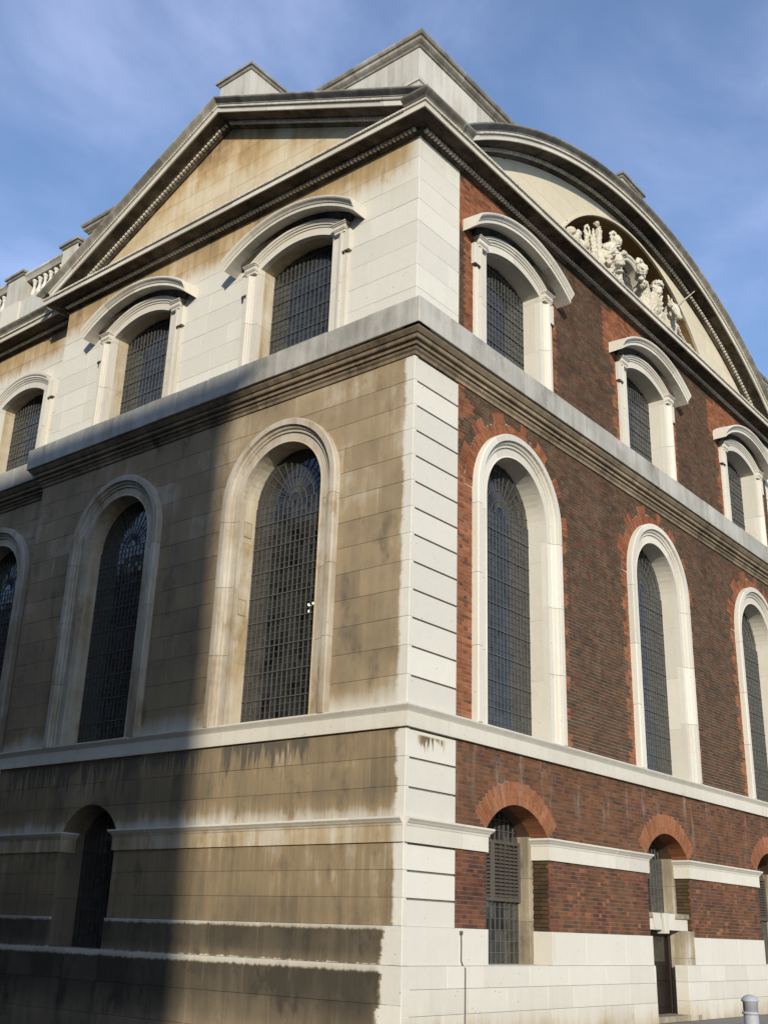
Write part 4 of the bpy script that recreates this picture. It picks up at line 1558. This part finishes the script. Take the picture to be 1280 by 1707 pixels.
def upper_window(F, o, trim, rev, label, hood=True):
    mb = MB()
    zb = Z_BLK - 0.1
    sweep_wall(mb, [(n_, d_) for n_, d_ in up_prof], o.path(20, zb), F, seg=1.2)
    # outer flat strips of the eared frame
    for s_ in (-1, 1):
        a, b = sorted((o.c + s_ * (o.half + 0.335), o.c + s_ * (o.half + 0.46)))
        mb.box(a, b, -0.05, 0.07, zb, 14.82, F, rtone(), 0.004)
        e0, e1 = sorted((o.c + s_ * (o.half + 0.30), o.c + s_ * (o.half + 0.52)))
        mb.box(e0, e1, -0.05, 0.10, 14.86, 15.36, F, rtone(), 0.006)
    w = mb.build('arched_window', trim, bld, label=label)
    reveal(F, o, w, 0.42, 0.96, rev, zb)
    glazing(F, o, 0.42, w, ph=0.15, fan=False, heavy=3, zmin=12.85)
    for s_ in (-1, 1):
        for q_ in (0.36, 0.47):
            uu = o.c + s_ * (o.half + q_)
            mb = MB()
            mb.box(uu - 0.026, uu + 0.026, 0.06, 0.115, 14.80, 14.855, F, -1, 0.008)
            mb.build('drop_ornament', 'stone_cornice', w)
    if not hood:
        mb = MB()
        sweep_wall(mb, [(0.33, -0.05), (0.33, 0.14), (0.36, 0.16), (0.42, 0.17), (0.43, -0.05)], o.path(20, 15.0)[1:-1], F, seg=1.2)
        mb.build('label_moulding', trim, w)
        return w
    hw, flat, rise = 1.92, 0.0, 0.66
    zt = 15.50
    hc = hw - flat
    R = (hc * hc + rise * rise) / (2 * rise)
    a0 = math.acos(hc / R)
    pts = []
    for i in range(25):
        a = pi - a0 - (pi - 2 * a0) * i / 24
        pts.append((o.c + R * cos(a), zt + rise - R + R * sin(a)))
    mb = MB()
    core = [(n_ * 0.70, d_) for n_, d_ in hood_prof[6:]]
    sweep_wall(mb, [(-0.004, -0.05)] + core, pts, F, seg=0.95, vertical_ends=True)
    h = mb.build('hood_moulding', trim if F is FR else 'stone_fascia', w)
    mb = MB()
    bpts = pts[2:-2]
    sweep_wall(mb, [(-0.14, -0.05), (-0.14, 0.05), (-0.10, 0.09), (-0.07, 0.11), (-0.06, 0.14), (-0.006, 0.15), (-0.006, -0.05)], bpts, F, seg=1.5, gap=0.002)
    mb.build('bed_mould', 'stone_cornice', h)
    # projecting consoles at both ends
    for s_ in (-1, 1):
        uu = o.c + s_ * (o.half + 0.25)
        mb = MB()
        for (wd, dd, za, zb_) in ((0.15, 0.125, 15.36, 15.42), (0.165, 0.14, 15.42, 15.45), (0.17, 0.15, 15.45, 15.54), (0.185, 0.175, 15.54, 15.57), (0.20, 0.20, 15.57, 15.60)):
            zz = 0.02
            mb.box(uu - wd, uu + wd, -0.05, dd, za - 0.04, zb_ - 0.042, F, rtone(), 0.008)
        mb.build('console', trim, w)
    return w


for k, o in enumerate(UP_R):
    upper_window(FR, o, 'stone_trim_right', 'stone_reveal_right', 'upper window with arched hood in the brick front, ' + LBL[k])
upper_window(FL, UP_L[0], 'stone_trim_upper', 'stone_reveal', 'upper window with arched hood in the stone front, nearest the corner')
upper_window(FL, UP_L[1], 'stone_trim_upper', 'stone_reveal', 'upper window with arched hood in the stone front, far from the corner')
upper_window(FS, UP_S[0], 'stone_trim_right', 'stone_reveal', 'upper window without a hood in the set-back wall', hood=False)

# ---- basement openings
slat_me = None
for k, o in enumerate(BAS_R):
    w = part_empty('basement_window', bld, 'barred basement opening under a rubbed brick arch, ' + LBL[k])
    zs_ = 2.18 if k == 1 else Z_LEDGE
    for s_ in (-1, 1):
        mb = MB()
        a, b = sorted((o.c + s_ * (o.half - 0.115), o.c + s_ * (o.half + 0.05)))
        zc_ = courses(zs_ if k == 1 else Z_LEDGE - 0.02, 3.40, 0.75)
        for za, zb in zip(zc_[:-1], zc_[1:]):
            mb.box(a, b, -0.95, -0.36, za + 0.002, zb - 0.002, FR, rtone(), 0.008)
        mb.build('jamb_stone', 'stone_jamb_dirty', w)
    og = Opening(o.c, o.half - 0.10, zs_, 3.36, 'seg', 0.50)
    mb = MB()
    ap = o.path(20, 3.36)[1:-1]
    sweep_wall(mb, [(0.0, -0.385), (0.10, -0.385), (0.10, -0.97), (0.0, -0.97)], ap, FR, seg=0.8)
    mb.build('inner_arch', 'brick_soffit', w)
    glazing(FR, Opening(o.c, o.half - 0.115, zs_, 3.36, 'seg', 0.50), 0.62, w, pw=0.155, ph=0.19, fan=False, heavy=0, bar=0.006, mat='iron_bars')
    mb = MB()
    mb.box(o.c - o.half, o.c + o.half, -0.95, -0.06, zs_ - 0.10, zs_ + 0.005, FR, 0, 0.004)
    mb.build('sill_stone', 'stone_jamb_dirty' if k == 1 else 'stone_reveal_right', w)
    # louvred shutters over the upper half
    z_lo, z_hi = (2.20, 3.28)
    uL, uR = o.c - o.half + 0.12, o.c + o.half - 0.12
    if k == 1:
        uR = o.c + 0.02
        z_lo = 2.62
    mid = (uL + uR) / 2
    leaves = [(uL, mid - 0.005), (mid + 0.005, uR)] if k != 1 else [(uL, uR)]
    for a, b in leaves:
        mb = MB()
        fr_ = 0.055
        mb.box(a, a + fr_, -0.60, -0.55, z_lo, z_hi, FR, 0, 0.004)
        mb.box(b - fr_, b, -0.60, -0.55, z_lo, z_hi, FR, 0, 0.004)
        mb.box(a + fr_, b - fr_, -0.599, -0.552, z_lo, z_lo + 0.07, FR, 0, 0.003)
        mb.box(a + fr_, b - fr_, -0.599, -0.552, z_hi - 0.06, z_hi, FR, 0, 0.003)
        for i in range(1, 5):
            u = a + fr_ + (b - a - 2 * fr_) * i / 5
            mb.box(u - 0.006, u + 0.006, -0.556, -0.546, z_lo + 0.07, z_hi - 0.06, FR, 0)
        sh = mb.build('louvred_shutter', 'louvre_paint', w)
        n = int((z_hi - z_lo - 0.13) / 0.064)
        q = MB()
        wd = b - a - 2 * fr_
        q.v += [(-wd / 2, 0.018, 0.020), (wd / 2, 0.018, 0.020), (wd / 2, -0.018, -0.016), (-wd / 2, -0.018, -0.016), (-wd / 2, 0.018, 0.030), (wd / 2, 0.018, 0.030), (wd / 2, -0.018, -0.006), (-wd / 2, -0.018, -0.006)]
        for f_ in ((0, 1, 2, 3), (7, 6, 5, 4), (3, 2, 6, 7), (0, 4, 5, 1), (1, 5, 6, 2), (0, 3, 7, 4)):
            q.face(f_)
        o0 = q.build('louvre_slat', 'louvre_paint', sh)
        for i in range(n):
            s_ = o0 if i == 0 else o0.copy()
            if i:
                COL.objects.link(s_)
            s_.location = ((a + b) / 2, 0.577, z_lo + 0.095 + i * (z_hi - z_lo - 0.15) / n)

# doorway in the middle bay
o = BAS_R[1]
dw = part_empty('doorway', bld, 'narrow dark doorway under a keystone lintel in the brick front')
dL, dR = o.c - o.half - 0.12, o.c + 0.62
lint = [(dL, 0.16), (0.16, 0.16)]
zA, zB = 1.83, 2.17
mb = MB()
mb.box(dL, o.c + o.half - 0.02, -0.45, -0.10, zA, zB, FR, 0.2, 0.006)
mb.build('lintel', 'stone_reveal_right', dw)
kc = (dL + dR) / 2 + 0.05
for i, (a0_, a1_, b0_, b1_, dd, dz) in enumerate(((-0.56, -0.20, -0.42, -0.14, 0.0, 0.0), (-0.14, 0.14, -0.09, 0.09, 0.05, -0.07), (0.20, 0.56, 0.14, 0.42, 0.0, 0.0))):
    mb = MB()
    mb.prism([(kc + b0_, zA + dz), (kc + b1_, zA + dz), (kc + a1_, zB + 0.006), (kc + a0_, zB + 0.006)], -0.2, -0.05 + dd, FR, rtone(), 0.008)
    mb.build('keystone' if i == 1 else 'voussoir', 'stone_trim_right', dw)
mb = MB()
for za, zb in zip(courses(0.12, zA, 0.6)[:-1], courses(0.12, zA, 0.6)[1:]):
    mb.box(dR, o.c + o.half + 0.05, -0.5, 0.02, za, zb - 0.003, FR, rtone(), 0.006)
mb.build('door_jamb', 'stone_jamb_dirty', dw)
mb = MB()
mb.box(dL, dR, -0.46, -0.40, 0.12, zA, FR)
dr = mb.build('door', 'door_wood', dw)
for (za, zb) in ((0.25, 0.70), (0.78, 1.1)):
    mb = MB()
    mb.box(dL + 0.14, dR - 0.14, -0.41, -0.385, za, zb, FR, 0, 0.02)
    mb.build('door_panel', 'door_wood', dr)
mb = MB()
mb.box(dL + 0.16, dR - 0.25, -0.402, -0.392, 1.18, 1.70, FR, 0, 0.004)
mb.build('door_glass', 'old_glass', dr)
mb = MB()
for a, b in ((dL, dL + 0.1), (dR - 0.1, dR)):
    mb.box(a, b, -0.40, -0.34, 0.12, zA, FR, 0, 0.01)
mb.box(dL + 0.1, dR - 0.1, -0.40, -0.345, zA - 0.1, zA, FR, 0, 0.01)
mb.build('door_frame', 'door_wood', dw)
mb = MB()
mb.box(dL, o.c + o.half, -0.6, 0.10, 0.0, 0.122, FR, 0, 0.01)
mb.build('doorstep', 'stone_jamb_dirty', dw)

# left barred doorway
o = BAS_L[0]
w = part_empty('barred_doorway', bld, 'dark arched doorway with iron bars in the stone front')
mb = MB()
sweep_wall(mb, [(-0.001, -0.015), (0.14, -0.03), (0.14, -0.95), (-0.001, -0.95)], o.path(20, Z_LEDGE - 0.02), FL, seg=0.9)
mb.build('reveal', 'stone_doorway', w)
glazing(FL, o, 0.60, w, pw=0.17, ph=0.23, fan=False, heavy=0, bar=0.009, mat='iron_dark')
mb = MB()
mb.box(o.c - o.half, o.c + o.half, -0.95, 0.05, Z_LEDGE - 0.1, Z_LEDGE + 0.004, FL, 0)
mb.build('threshold', 'stone_jamb_dirty', w)

# conductor cable on the plinth
mb = MB()
mb.tube([(1.52, -0.062, 1.66), (1.53, -0.066, 1.45), (1.525, -0.066, 1.2), (1.56, -0.072, 1.13), (1.58, -0.112, 1.08), (1.575, -0.114, 0.6), (1.57, -0.114, 0.12)], 0.011, 6)
cb = mb.build('conductor_cable', 'cable', bld)
mb = MB()
mb.box(1.49, 1.555, 0.05, 0.085, 1.60, 1.66, FR, 0, 0.01)
mb.build('cable_clip', 'cable', cb)


# ------------------------------------------------------------------ carved figures in the niche
tex = bpy.data.textures.new('chisel', 'CLOUDS')
tex.noise_scale = 0.06
tex.noise_depth = 3
tex2 = bpy.data.textures.new('curls', 'VORONOI')
tex2.noise_scale = 0.11
tex2.distance_metric = 'DISTANCE'


def EQ(x, z, y):
    """a point seen against the wall face at (x, z), pulled out to depth y"""
    return (x + y * (x + 14.5) / 11.325, y, z - 0.10 + y * (z - 1.6) / 11.325)


def blob(bm, c, r, rot=None, n=2):
    mt = Matrix.Translation(c)
    if rot:
        mt = mt @ rot
    rr = [0.90 * q_ for q_ in (r if hasattr(r, '__len__') else (r, r, r))]
    bmesh.ops.create_icosphere(bm, subdivisions=n, radius=1.0, matrix=mt @ Matrix.Diagonal((*rr, 1)))


def limb(bm, pts, rs, n=10):
    for (a, b), (ra, rb) in zip(zip(pts[:-1], pts[1:]), zip(rs[:-1], rs[1:])):
        a, b = Vector(a), Vector(b)
        k = max(2, int((b - a).length / (0.45 * min(ra, rb))) + 1)
        for i in range(k + 1):
            f = i / k
            blob(bm, a.lerp(b, f), ra + (rb - ra) * f, n=1)


def carve(bm, name, parent, vox=0.015, disp=0.05, mat='stone_carved'):
    me = bpy.data.meshes.new(name)
    bm.to_mesh(me)
    bm.free()
    me.materials.append(MATS[mat])
    o = bpy.data.objects.new(name, me)
    COL.objects.link(o)
    o.parent = parent
    rm = o.modifiers.new('skin', 'REMESH')
    rm.mode = 'VOXEL'
    rm.voxel_size = vox
    rm.use_smooth_shade = True
    dm = o.modifiers.new('chisel', 'DISPLACE')
    dm.texture = tex
    dm.texture_coords = 'OBJECT' if False else 'LOCAL'
    dm.strength = disp
    dm.mid_level = 0.5
    d3 = o.modifiers.new('curls', 'DISPLACE')
    d3.texture = tex2
    d3.texture_coords = 'LOCAL'
    d3.strength = -0.028
    d3.mid_level = 0.35
    return o


relief = part_empty('carved_relief', bld, 'carved trophy, lion, masks and unicorn around a small arched window in the niche')
base_mb = MB()
base_mb.box(5.6, 13.9, -0.9, 0.10, Z_FAS - 0.02, 17.52, FR, 0, 0.02)
base_mb.build('relief_base', 'stone_carved', relief)
# plumed trophy
bm = bmesh.new()
for (bx, bz, tx, tz, r0, r1, y) in ((7.30, 17.5, 6.55, 18.40, 0.10, 0.055, -0.05), (7.36, 17.5, 6.95, 18.78, 0.12, 0.05, -0.10), (7.42, 17.5, 7.18, 18.93, 0.10, 0.035, -0.16),
                                    (7.46, 17.5, 7.40, 18.98, 0.11, 0.04, -0.12), (7.55, 17.5, 7.70, 19.18, 0.15, 0.10, -0.05), (7.48, 17.6, 7.30, 18.70, 0.07, 0.07, -0.24)):
    limb(bm, [EQ(bx, bz, y * 0.3), EQ((bx + tx) / 2, (bz + tz) / 2, y), EQ(tx, tz, y)], [r0 * 1.25, r0, r1])
for (x, z, r) in ((6.20, 18.22, 0.16), (6.34, 18.05, 0.17), (6.60, 18.40, 0.11), (6.48, 18.25, 0.13), (6.85, 18.15, 0.17), (7.62, 19.26, 0.10), (7.78, 19.10, 0.09), (7.80, 18.95, 0.07), (7.08, 18.88, 0.07)):
    blob(bm, EQ(x, z, -0.06), r)
carve(bm, 'plumed_trophy', relief)
# reclining figure above the lion
bm = bmesh.new()
limb(bm, [EQ(7.55, 18.0, -0.02), EQ(7.95, 18.55, -0.05), EQ(8.35, 18.95, -0.08)], [0.30, 0.27, 0.21])
limb(bm, [EQ(8.40, 19.00, -0.1), EQ(8.62, 19.18, -0.12)], [0.12, 0.11])
blob(bm, EQ(8.68, 19.30, -0.14), (0.19, 0.20, 0.215))
for i in range(9):
    a = i * 0.7
    blob(bm, EQ(8.62 + 0.19 * cos(a), 19.36 + 0.17 * sin(a), -0.08), 0.085, n=1)
blob(bm, EQ(8.84, 19.25, -0.26), (0.045, 0.07, 0.05), n=1)
blob(bm, EQ(8.80, 19.15, -0.20), (0.09, 0.09, 0.07))
limb(bm, [EQ(8.45, 18.95, -0.15), EQ(8.80, 18.95, -0.22), EQ(9.08, 19.16, -0.14)], [0.13, 0.09, 0.07])
blob(bm, EQ(9.16, 19.20, -0.12), (0.13, 0.10, 0.09))
blob(bm, EQ(8.10, 18.78, -0.20), (0.17, 0.13, 0.14))
carve(bm, 'reclining_figure', relief)
# lion
bm = bmesh.new()
limb(bm, [EQ(7.75, 17.6, 0.0), EQ(8.05, 18.05, -0.08), EQ(8.40, 18.45, -0.22)], [0.34, 0.32, 0.26])
blob(bm, EQ(8.60, 18.66, -0.36), (0.22, 0.26, 0.20))
blob(bm, EQ(8.86, 18.70, -0.58), (0.13, 0.17, 0.085))
blob(bm, EQ(8.92, 18.72, -0.72), (0.075, 0.06, 0.06))
blob(bm, EQ(8.80, 18.42, -0.52), (0.11, 0.15, 0.055))
for s_ in (-1, 1):
    blob(bm, EQ(8.66 + s_ * 0.10, 18.82, -0.46), (0.07, 0.07, 0.05), n=1)
for i in range(15):
    a = i * 2 * pi / 15
    blob(bm, EQ(8.46 + 0.30 * cos(a), 18.58 + 0.30 * sin(a), -0.25 + 0.05 * sin(3 * a)), 0.115, n=1)
for i in range(9):
    a = pi * 0.6 + i * pi / 9
    blob(bm, EQ(8.36 + 0.44 * cos(a), 18.48 + 0.40 * sin(a), -0.14), 0.12, n=1)
limb(bm, [EQ(8.40, 18.10, -0.2), EQ(8.66, 18.10, -0.26), EQ(8.84, 18.20, -0.22), EQ(8.98, 18.06, -0.18)], [0.15, 0.10, 0.08, 0.08])
for q_ in range(4):
    blob(bm, EQ(8.92 + 0.06 * q_, 18.06 - 0.02 * q_, -0.26), 0.05, n=1)
carve(bm, 'lion', relief, disp=0.03)
# small arched window behind the figures
ow = Opening(9.36, 0.54, 17.45, 18.32)
mb = MB()
sweep_wall(mb, [(0.0, -0.30), (0.0, 0.06), (0.03, 0.09), (0.10, 0.09), (0.12, 0.12), (0.18, 0.13), (0.20, 0.10), (0.20, -0.30)], ow.path(24, 17.46), FR, seg=0.8)
fwin = mb.build('relief_window', 'stone_carved', relief)
glazing(FR, ow, 0.16, fwin, pw=0.16, ph=0.20, fan=False, heavy=0, bar=0.006)
mb = MB()
mb.box(8.74, 9.98, -0.5, -0.32, 17.45, 18.95, FR)
mb.build('window_back', 'interior_dark', fwin)
# bearded mask and volute
bm = bmesh.new()
blob(bm, EQ(10.20, 19.22, -0.20), (0.19, 0.20, 0.23))
blob(bm, EQ(10.36, 19.18, -0.38), (0.045, 0.07, 0.06), n=1)
blob(bm, EQ(10.30, 19.05, -0.30), (0.09, 0.08, 0.06), n=1)
blob(bm, EQ(10.26, 19.30, -0.36), (0.15, 0.05, 0.04), n=1)
for i in range(10):
    a = 0.2 + i * 0.33
    blob(bm, EQ(10.14 + 0.21 * cos(a), 19.32 + 0.16 * sin(a), -0.14), 0.095, n=1)
for i in range(9):
    blob(bm, EQ(10.20 + random.uniform(-0.14, 0.16), 18.92 - 0.03 * i, -0.22 + random.uniform(-0.08, 0.05)), 0.105, n=1)
limb(bm, [EQ(10.22, 18.75, -0.08), EQ(10.26, 18.35, -0.05), EQ(10.30, 17.55, 0.0)], [0.20, 0.24, 0.30])
limb(bm, [EQ(10.45, 18.85, -0.05), EQ(10.55, 18.45, -0.05), EQ(10.62, 17.7, 0.0)], [0.07, 0.13, 0.20])
carve(bm, 'bearded_mask', relief)
# crowned figure with shield
bm = bmesh.new()
blob(bm, EQ(10.92, 18.48, -0.18), (0.33, 0.16, 0.46))
blob(bm, EQ(11.00, 18.10, -0.10), (0.36, 0.18, 0.50))
blob(bm, EQ(11.16, 19.02, -0.18), (0.16, 0.17, 0.19))
blob(bm, EQ(11.30, 18.98, -0.32), (0.04, 0.06, 0.05), n=1)
for i in range(11):
    a = i * 2 * pi / 11
    c_ = EQ(11.17, 19.20, -0.16)
    blob(bm, (c_[0] + 0.17 * cos(a), c_[1] + 0.15 * sin(a), c_[2] + 0.02 * (i % 2)), 0.062, n=1)
    blob(bm, (c_[0] + 0.13 * cos(a), c_[1] + 0.12 * sin(a), c_[2] + 0.10), 0.05, n=1)
for i in range(9):
    blob(bm, EQ(10.86 + 0.05 * i * (1 if i % 2 else 0.6), 19.02 - 0.045 * i, -0.10), 0.085, n=1)
    blob(bm, EQ(11.36 + random.uniform(-0.05, 0.05), 18.95 - 0.075 * i, -0.14), 0.07, n=1)
carve(bm, 'crowned_figure', relief)
# unicorn
bm = bmesh.new()
limb(bm, [EQ(11.55, 17.6, 0.05), EQ(11.72, 18.20, -0.02), EQ(11.95, 18.75, -0.10), EQ(12.05, 18.95, -0.18)], [0.40, 0.30, 0.22, 0.17])
limb(bm, [EQ(12.08, 18.98, -0.20), EQ(12.28, 18.98, -0.36), EQ(12.52, 18.90, -0.52)], [0.175, 0.15, 0.105])
blob(bm, EQ(12.60, 18.86, -0.58), (0.085, 0.10, 0.085))
blob(bm, EQ(12.10, 18.72, -0.26), (0.13, 0.15, 0.15))
blob(bm, EQ(12.42, 18.72, -0.50), (0.06, 0.10, 0.04), n=1)
for s_ in (-1, 1):
    c_ = Vector(EQ(12.02, 19.16, -0.16)) + Vector((s_ * 0.09, 0, 0))
    limb(bm, [c_, c_ + Vector((s_ * 0.03, 0.02, 0.13))], [0.05, 0.022])
    blob(bm, Vector(EQ(12.20, 19.02, -0.34)) + Vector((s_ * 0.12, 0, 0)), (0.045, 0.06, 0.045), n=1)
for i in range(9):
    blob(bm, EQ(11.98 - 0.06 * i, 19.06 - 0.115 * i, -0.02 + 0.02 * (i % 2)), 0.10, n=1)
limb(bm, [EQ(11.95, 18.05, -0.08), EQ(12.22, 18.40, -0.14), EQ(12.36, 18.42, -0.16), EQ(12.58, 18.22, -0.14), EQ(12.80, 18.12, -0.10)], [0.17, 0.11, 0.085, 0.07, 0.075])
limb(bm, [EQ(12.6, 17.9, 0.0), EQ(13.0, 18.10, -0.05), EQ(13.35, 18.12, -0.05)], [0.16, 0.10, 0.07])
uni = carve(bm, 'unicorn', relief, disp=0.02)
mb = MB()
p0, p1 = Vector(EQ(12.44, 19.16, -0.34)), Vector(EQ(13.89, 20.43, -0.92))
mb.tube([p0.lerp(p1, i / 8) for i in range(9)], [0.034 - 0.003 * i for i in range(9)], 8)
mb.build('horn', 'stone_carved', uni, smooth=True)

# ------------------------------------------------------------------ stones, bricks, panes as objects
BLOCKS.sort(key=lambda b: -b[0])
rest = {}
for i, (sz, pts, d0, d1, F, tone, ch, mat, parent) in enumerate(BLOCKS):
    if i < 300:
        mb = MB()
        mb.prism(pts, d0, d1, F, tone, ch)
        mb.build('stone_block', mat, parent)
    else:
        key = (mat, parent.name)
        if key not in rest:
            rest[key] = (MB(), parent)
        rest[key][0].prism(pts, d0, d1, F, tone, ch)
for (mat, _), (mb, parent) in rest.items():
    mb.build('stone_blocks', mat, parent, kind='stuff')
BRICKS.sort(key=lambda b: b[0])
mbr = MB()
for i, (dist, pts, d0, d1, F, colr) in enumerate(BRICKS):
    if i < 300:
        mb = MB()
        mb.prism(pts, d0, d1, F, 0, 0.0, colr)
        mb.build('brick', 'brick', wallR)
    else:
        mbr.prism(pts, d0, d1, F, 0, 0.0, colr)
mbr.build('brickwork', 'brick', wallR, kind='stuff')
PANES.sort(key=lambda p: p[0])
pr_rest = {}
for i, (dist, cs, parent) in enumerate(PANES):
    if i < 300:
        mb = MB()
        mb.v += cs
        mb.face(tuple(range(len(cs))), rtone())
        mb.build('glass_pane', 'old_glass', parent, fix=False)
    else:
        if parent.name not in pr_rest:
            pr_rest[parent.name] = (MB(), parent)
        q = pr_rest[parent.name][0]
        b = len(q.v)
        q.v += cs
        q.face(tuple(range(b, b + len(cs))), rtone())
for mb, parent in pr_rest.values():
    mb.build('glass_panes', 'old_glass', parent, kind='stuff', fix=False)


# ------------------------------------------------------------------ bollard
bo = bpy.data.objects.new('bollard', None)
COL.objects.link(bo)
bo.location = (-1.25, -6.01, -0.11)
bo['label'] = 'grey painted round-topped bollard beside the pavement at the lower right'
bo['category'] = 'bollard'
mb = MB()
mb.lathe([(0.11, 0), (0.11, 0.06), (0.088, 0.09), (0.082, 0.97)], 0, 0, 24)
mb.build('post', 'bollard_paint', bo, smooth=False)
mb = MB()
mb.lathe([(0.084, 0.965), (0.096, 0.972), (0.098, 0.982), (0.094, 0.994), (0.084, 0.998)], 0, 0, 24)
mb.build('collar', 'bollard_paint', bo, smooth=True)
mb = MB()
mb.lathe([(0.082, 0.996), (0.082, 1.095), (0.098, 1.105), (0.100, 1.115), (0.088, 1.132), (0.066, 1.155), (0.036, 1.170), (0.006, 1.175)], 0, 0, 24)
mb.build('cap', 'bollard_paint', bo, smooth=True)

# lamp bulbs glowing inside the nearest left window
lp = bpy.data.objects.new('hanging_lamp', None)
COL.objects.link(lp)
lp.location = (2.2, 4.42, 8.13)
lp['label'] = 'small hanging lamp glowing behind the tall stone-front window nearest the corner'
lp['category'] = 'lamp'
for (dx, dy, dz) in ((0, 0, 0), (0.0, -0.2, 0.02), (0.05, 0.08, -0.10), (0.02, -0.06, 0.05), (0.0, 0.05, 0.03), (0.04, -0.12, -0.06)):
    mb = MB()
    mb.lathe([(0.004, -0.030), (0.016, -0.02), (0.021, 0.0), (0.016, 0.02), (0.004, 0.030)], dx, dy, 10, 0, dz)
    mb.build('bulb', 'lamp_glow', lp, smooth=True)
mb = MB()
mb.tube([(0, 0, 0.04), (0.03, 0.0, 0.3), (0.03, 0, 4.2)], 0.012, 6)
mb.tube([(0.0, -0.2, 0.06), (0.03, 0, 0.3)], 0.008, 5)
mb.tube([(0.05, 0.08, -0.06), (0.03, 0, 0.3)], 0.008, 5)
mb.build('stem', 'iron_dark', lp)

# ------------------------------------------------------------------ building across the street (casts the shade on the stone front)
opp = bpy.data.objects.new('opposite_building', None)
COL.objects.link(opp)
opp.location = (-40, -34.9, 0)
opp['label'] = 'stone building across the street behind the viewer'
opp['category'] = 'building'
H = 30.6
mb = MB()
mb.rings([[(0, 0, -4), (-18, 0, -4), (-18, 104, -4), (0, 104, -4)], [(0, 0, H), (-18, 0, H), (-18, 104, H), (0, 104, H)]])
mb.build('wall', 'stone_far', opp)
mb = MB()
sweep_plan(mb, [(-0.2, H - 0.6), (0.1, H - 0.6), (0.3, H - 0.3), (0.5, H - 0.2), (0.5, H), (-0.2, H + 0.05)], [(-18, 0), (0, 0), (0, 104)][::1], seg=6)
mb.build('cornice', 'stone_far', opp)
mb = MB()
mb.rings([[(-1, 1, H), (-17, 1, H), (-17, 103, H), (-1, 103, H)], [(-7, 5, H + 0.9), (-11, 5, H + 0.9), (-11, 99, H + 0.9), (-7, 99, H + 0.9)]])
mb.build('roof', 'slate', opp)
mb = MB()
mb.box(-0.7, 0.7, -0.12, 0.06, 0, 2.6, lambda u, d, z: (d, u, z))
wf = mb.build('window', 'stone_trim_right', opp)
mb = MB()
mb.box(-0.55, 0.55, 0.055, 0.068, 0.12, 2.48, lambda u, d, z: (d, u, z))
pf = mb.build('pane', 'iron_dark', wf)
firstw = True
for fl in range(7):
    for i in range(25):
        if firstw:
            a = wf
            firstw = False
        else:
            a = wf.copy()
            COL.objects.link(a)
            b = pf.copy()
            COL.objects.link(b)
            b.parent = a
        a.location = (0.0, 2.4 + i * 4.1, 1.4 + fl * 4.1)

# unseen building added left of the viewer, blocks sky light from the stone front
sd = bpy.data.objects.new('added_sky_blocker', None)
COL.objects.link(sd)
sd.location = (-8.5, 7.5, 0)
sd['label'] = 'unseen brick building added left of the viewer to block sky light'
sd['category'] = 'building'
HS = 14.0
mb = MB()
mb.rings([[(0, 0, -4), (-14, 0, -4), (-14, 52, -4), (0, 52, -4)], [(0, 0, HS), (-14, 0, HS), (-14, 52, HS), (0, 52, HS)]])
mb.build('wall', 'side_brick', sd)
mb = MB()
sweep_plan(mb, [(-0.2, HS - 0.4), (0.05, HS - 0.4), (0.2, HS - 0.2), (0.25, HS - 0.1), (0.25, HS + 0.02), (-0.2, HS + 0.06)], [(-14, 0), (0, 0), (0, 52)], seg=4)
mb.build('cornice', 'stone_far', sd)
mb = MB()
mb.rings([[(-0.6, 0.6, HS), (-13.4, 0.6, HS), (-13.4, 51.4, HS), (-0.6, 51.4, HS)], [(-5, 4, HS + 1.6), (-9, 4, HS + 1.6), (-9, 48, HS + 1.6), (-5, 48, HS + 1.6)]])
mb.build('roof', 'slate', sd)
mb = MB()
mb.box(-0.6, 0.6, -0.12, 0.05, 0, 2.0, lambda u, d, z: (d, u, z))
wf = mb.build('window', 'stone_far', sd)
mb = MB()
mb.box(-0.48, 0.48, 0.045, 0.058, 0.12, 1.88, lambda u, d, z: (d, u, z))
pf = mb.build('pane', 'iron_dark', wf)
for fl in range(4):
    for i in range(16):
        a = wf
        if fl or i:
            a = wf.copy()
            COL.objects.link(a)
            b = pf.copy()
            COL.objects.link(b)
            b.parent = a
        a.location = (0.0, 2.0 + i * 3.2, 0.2 + fl * 3.4)
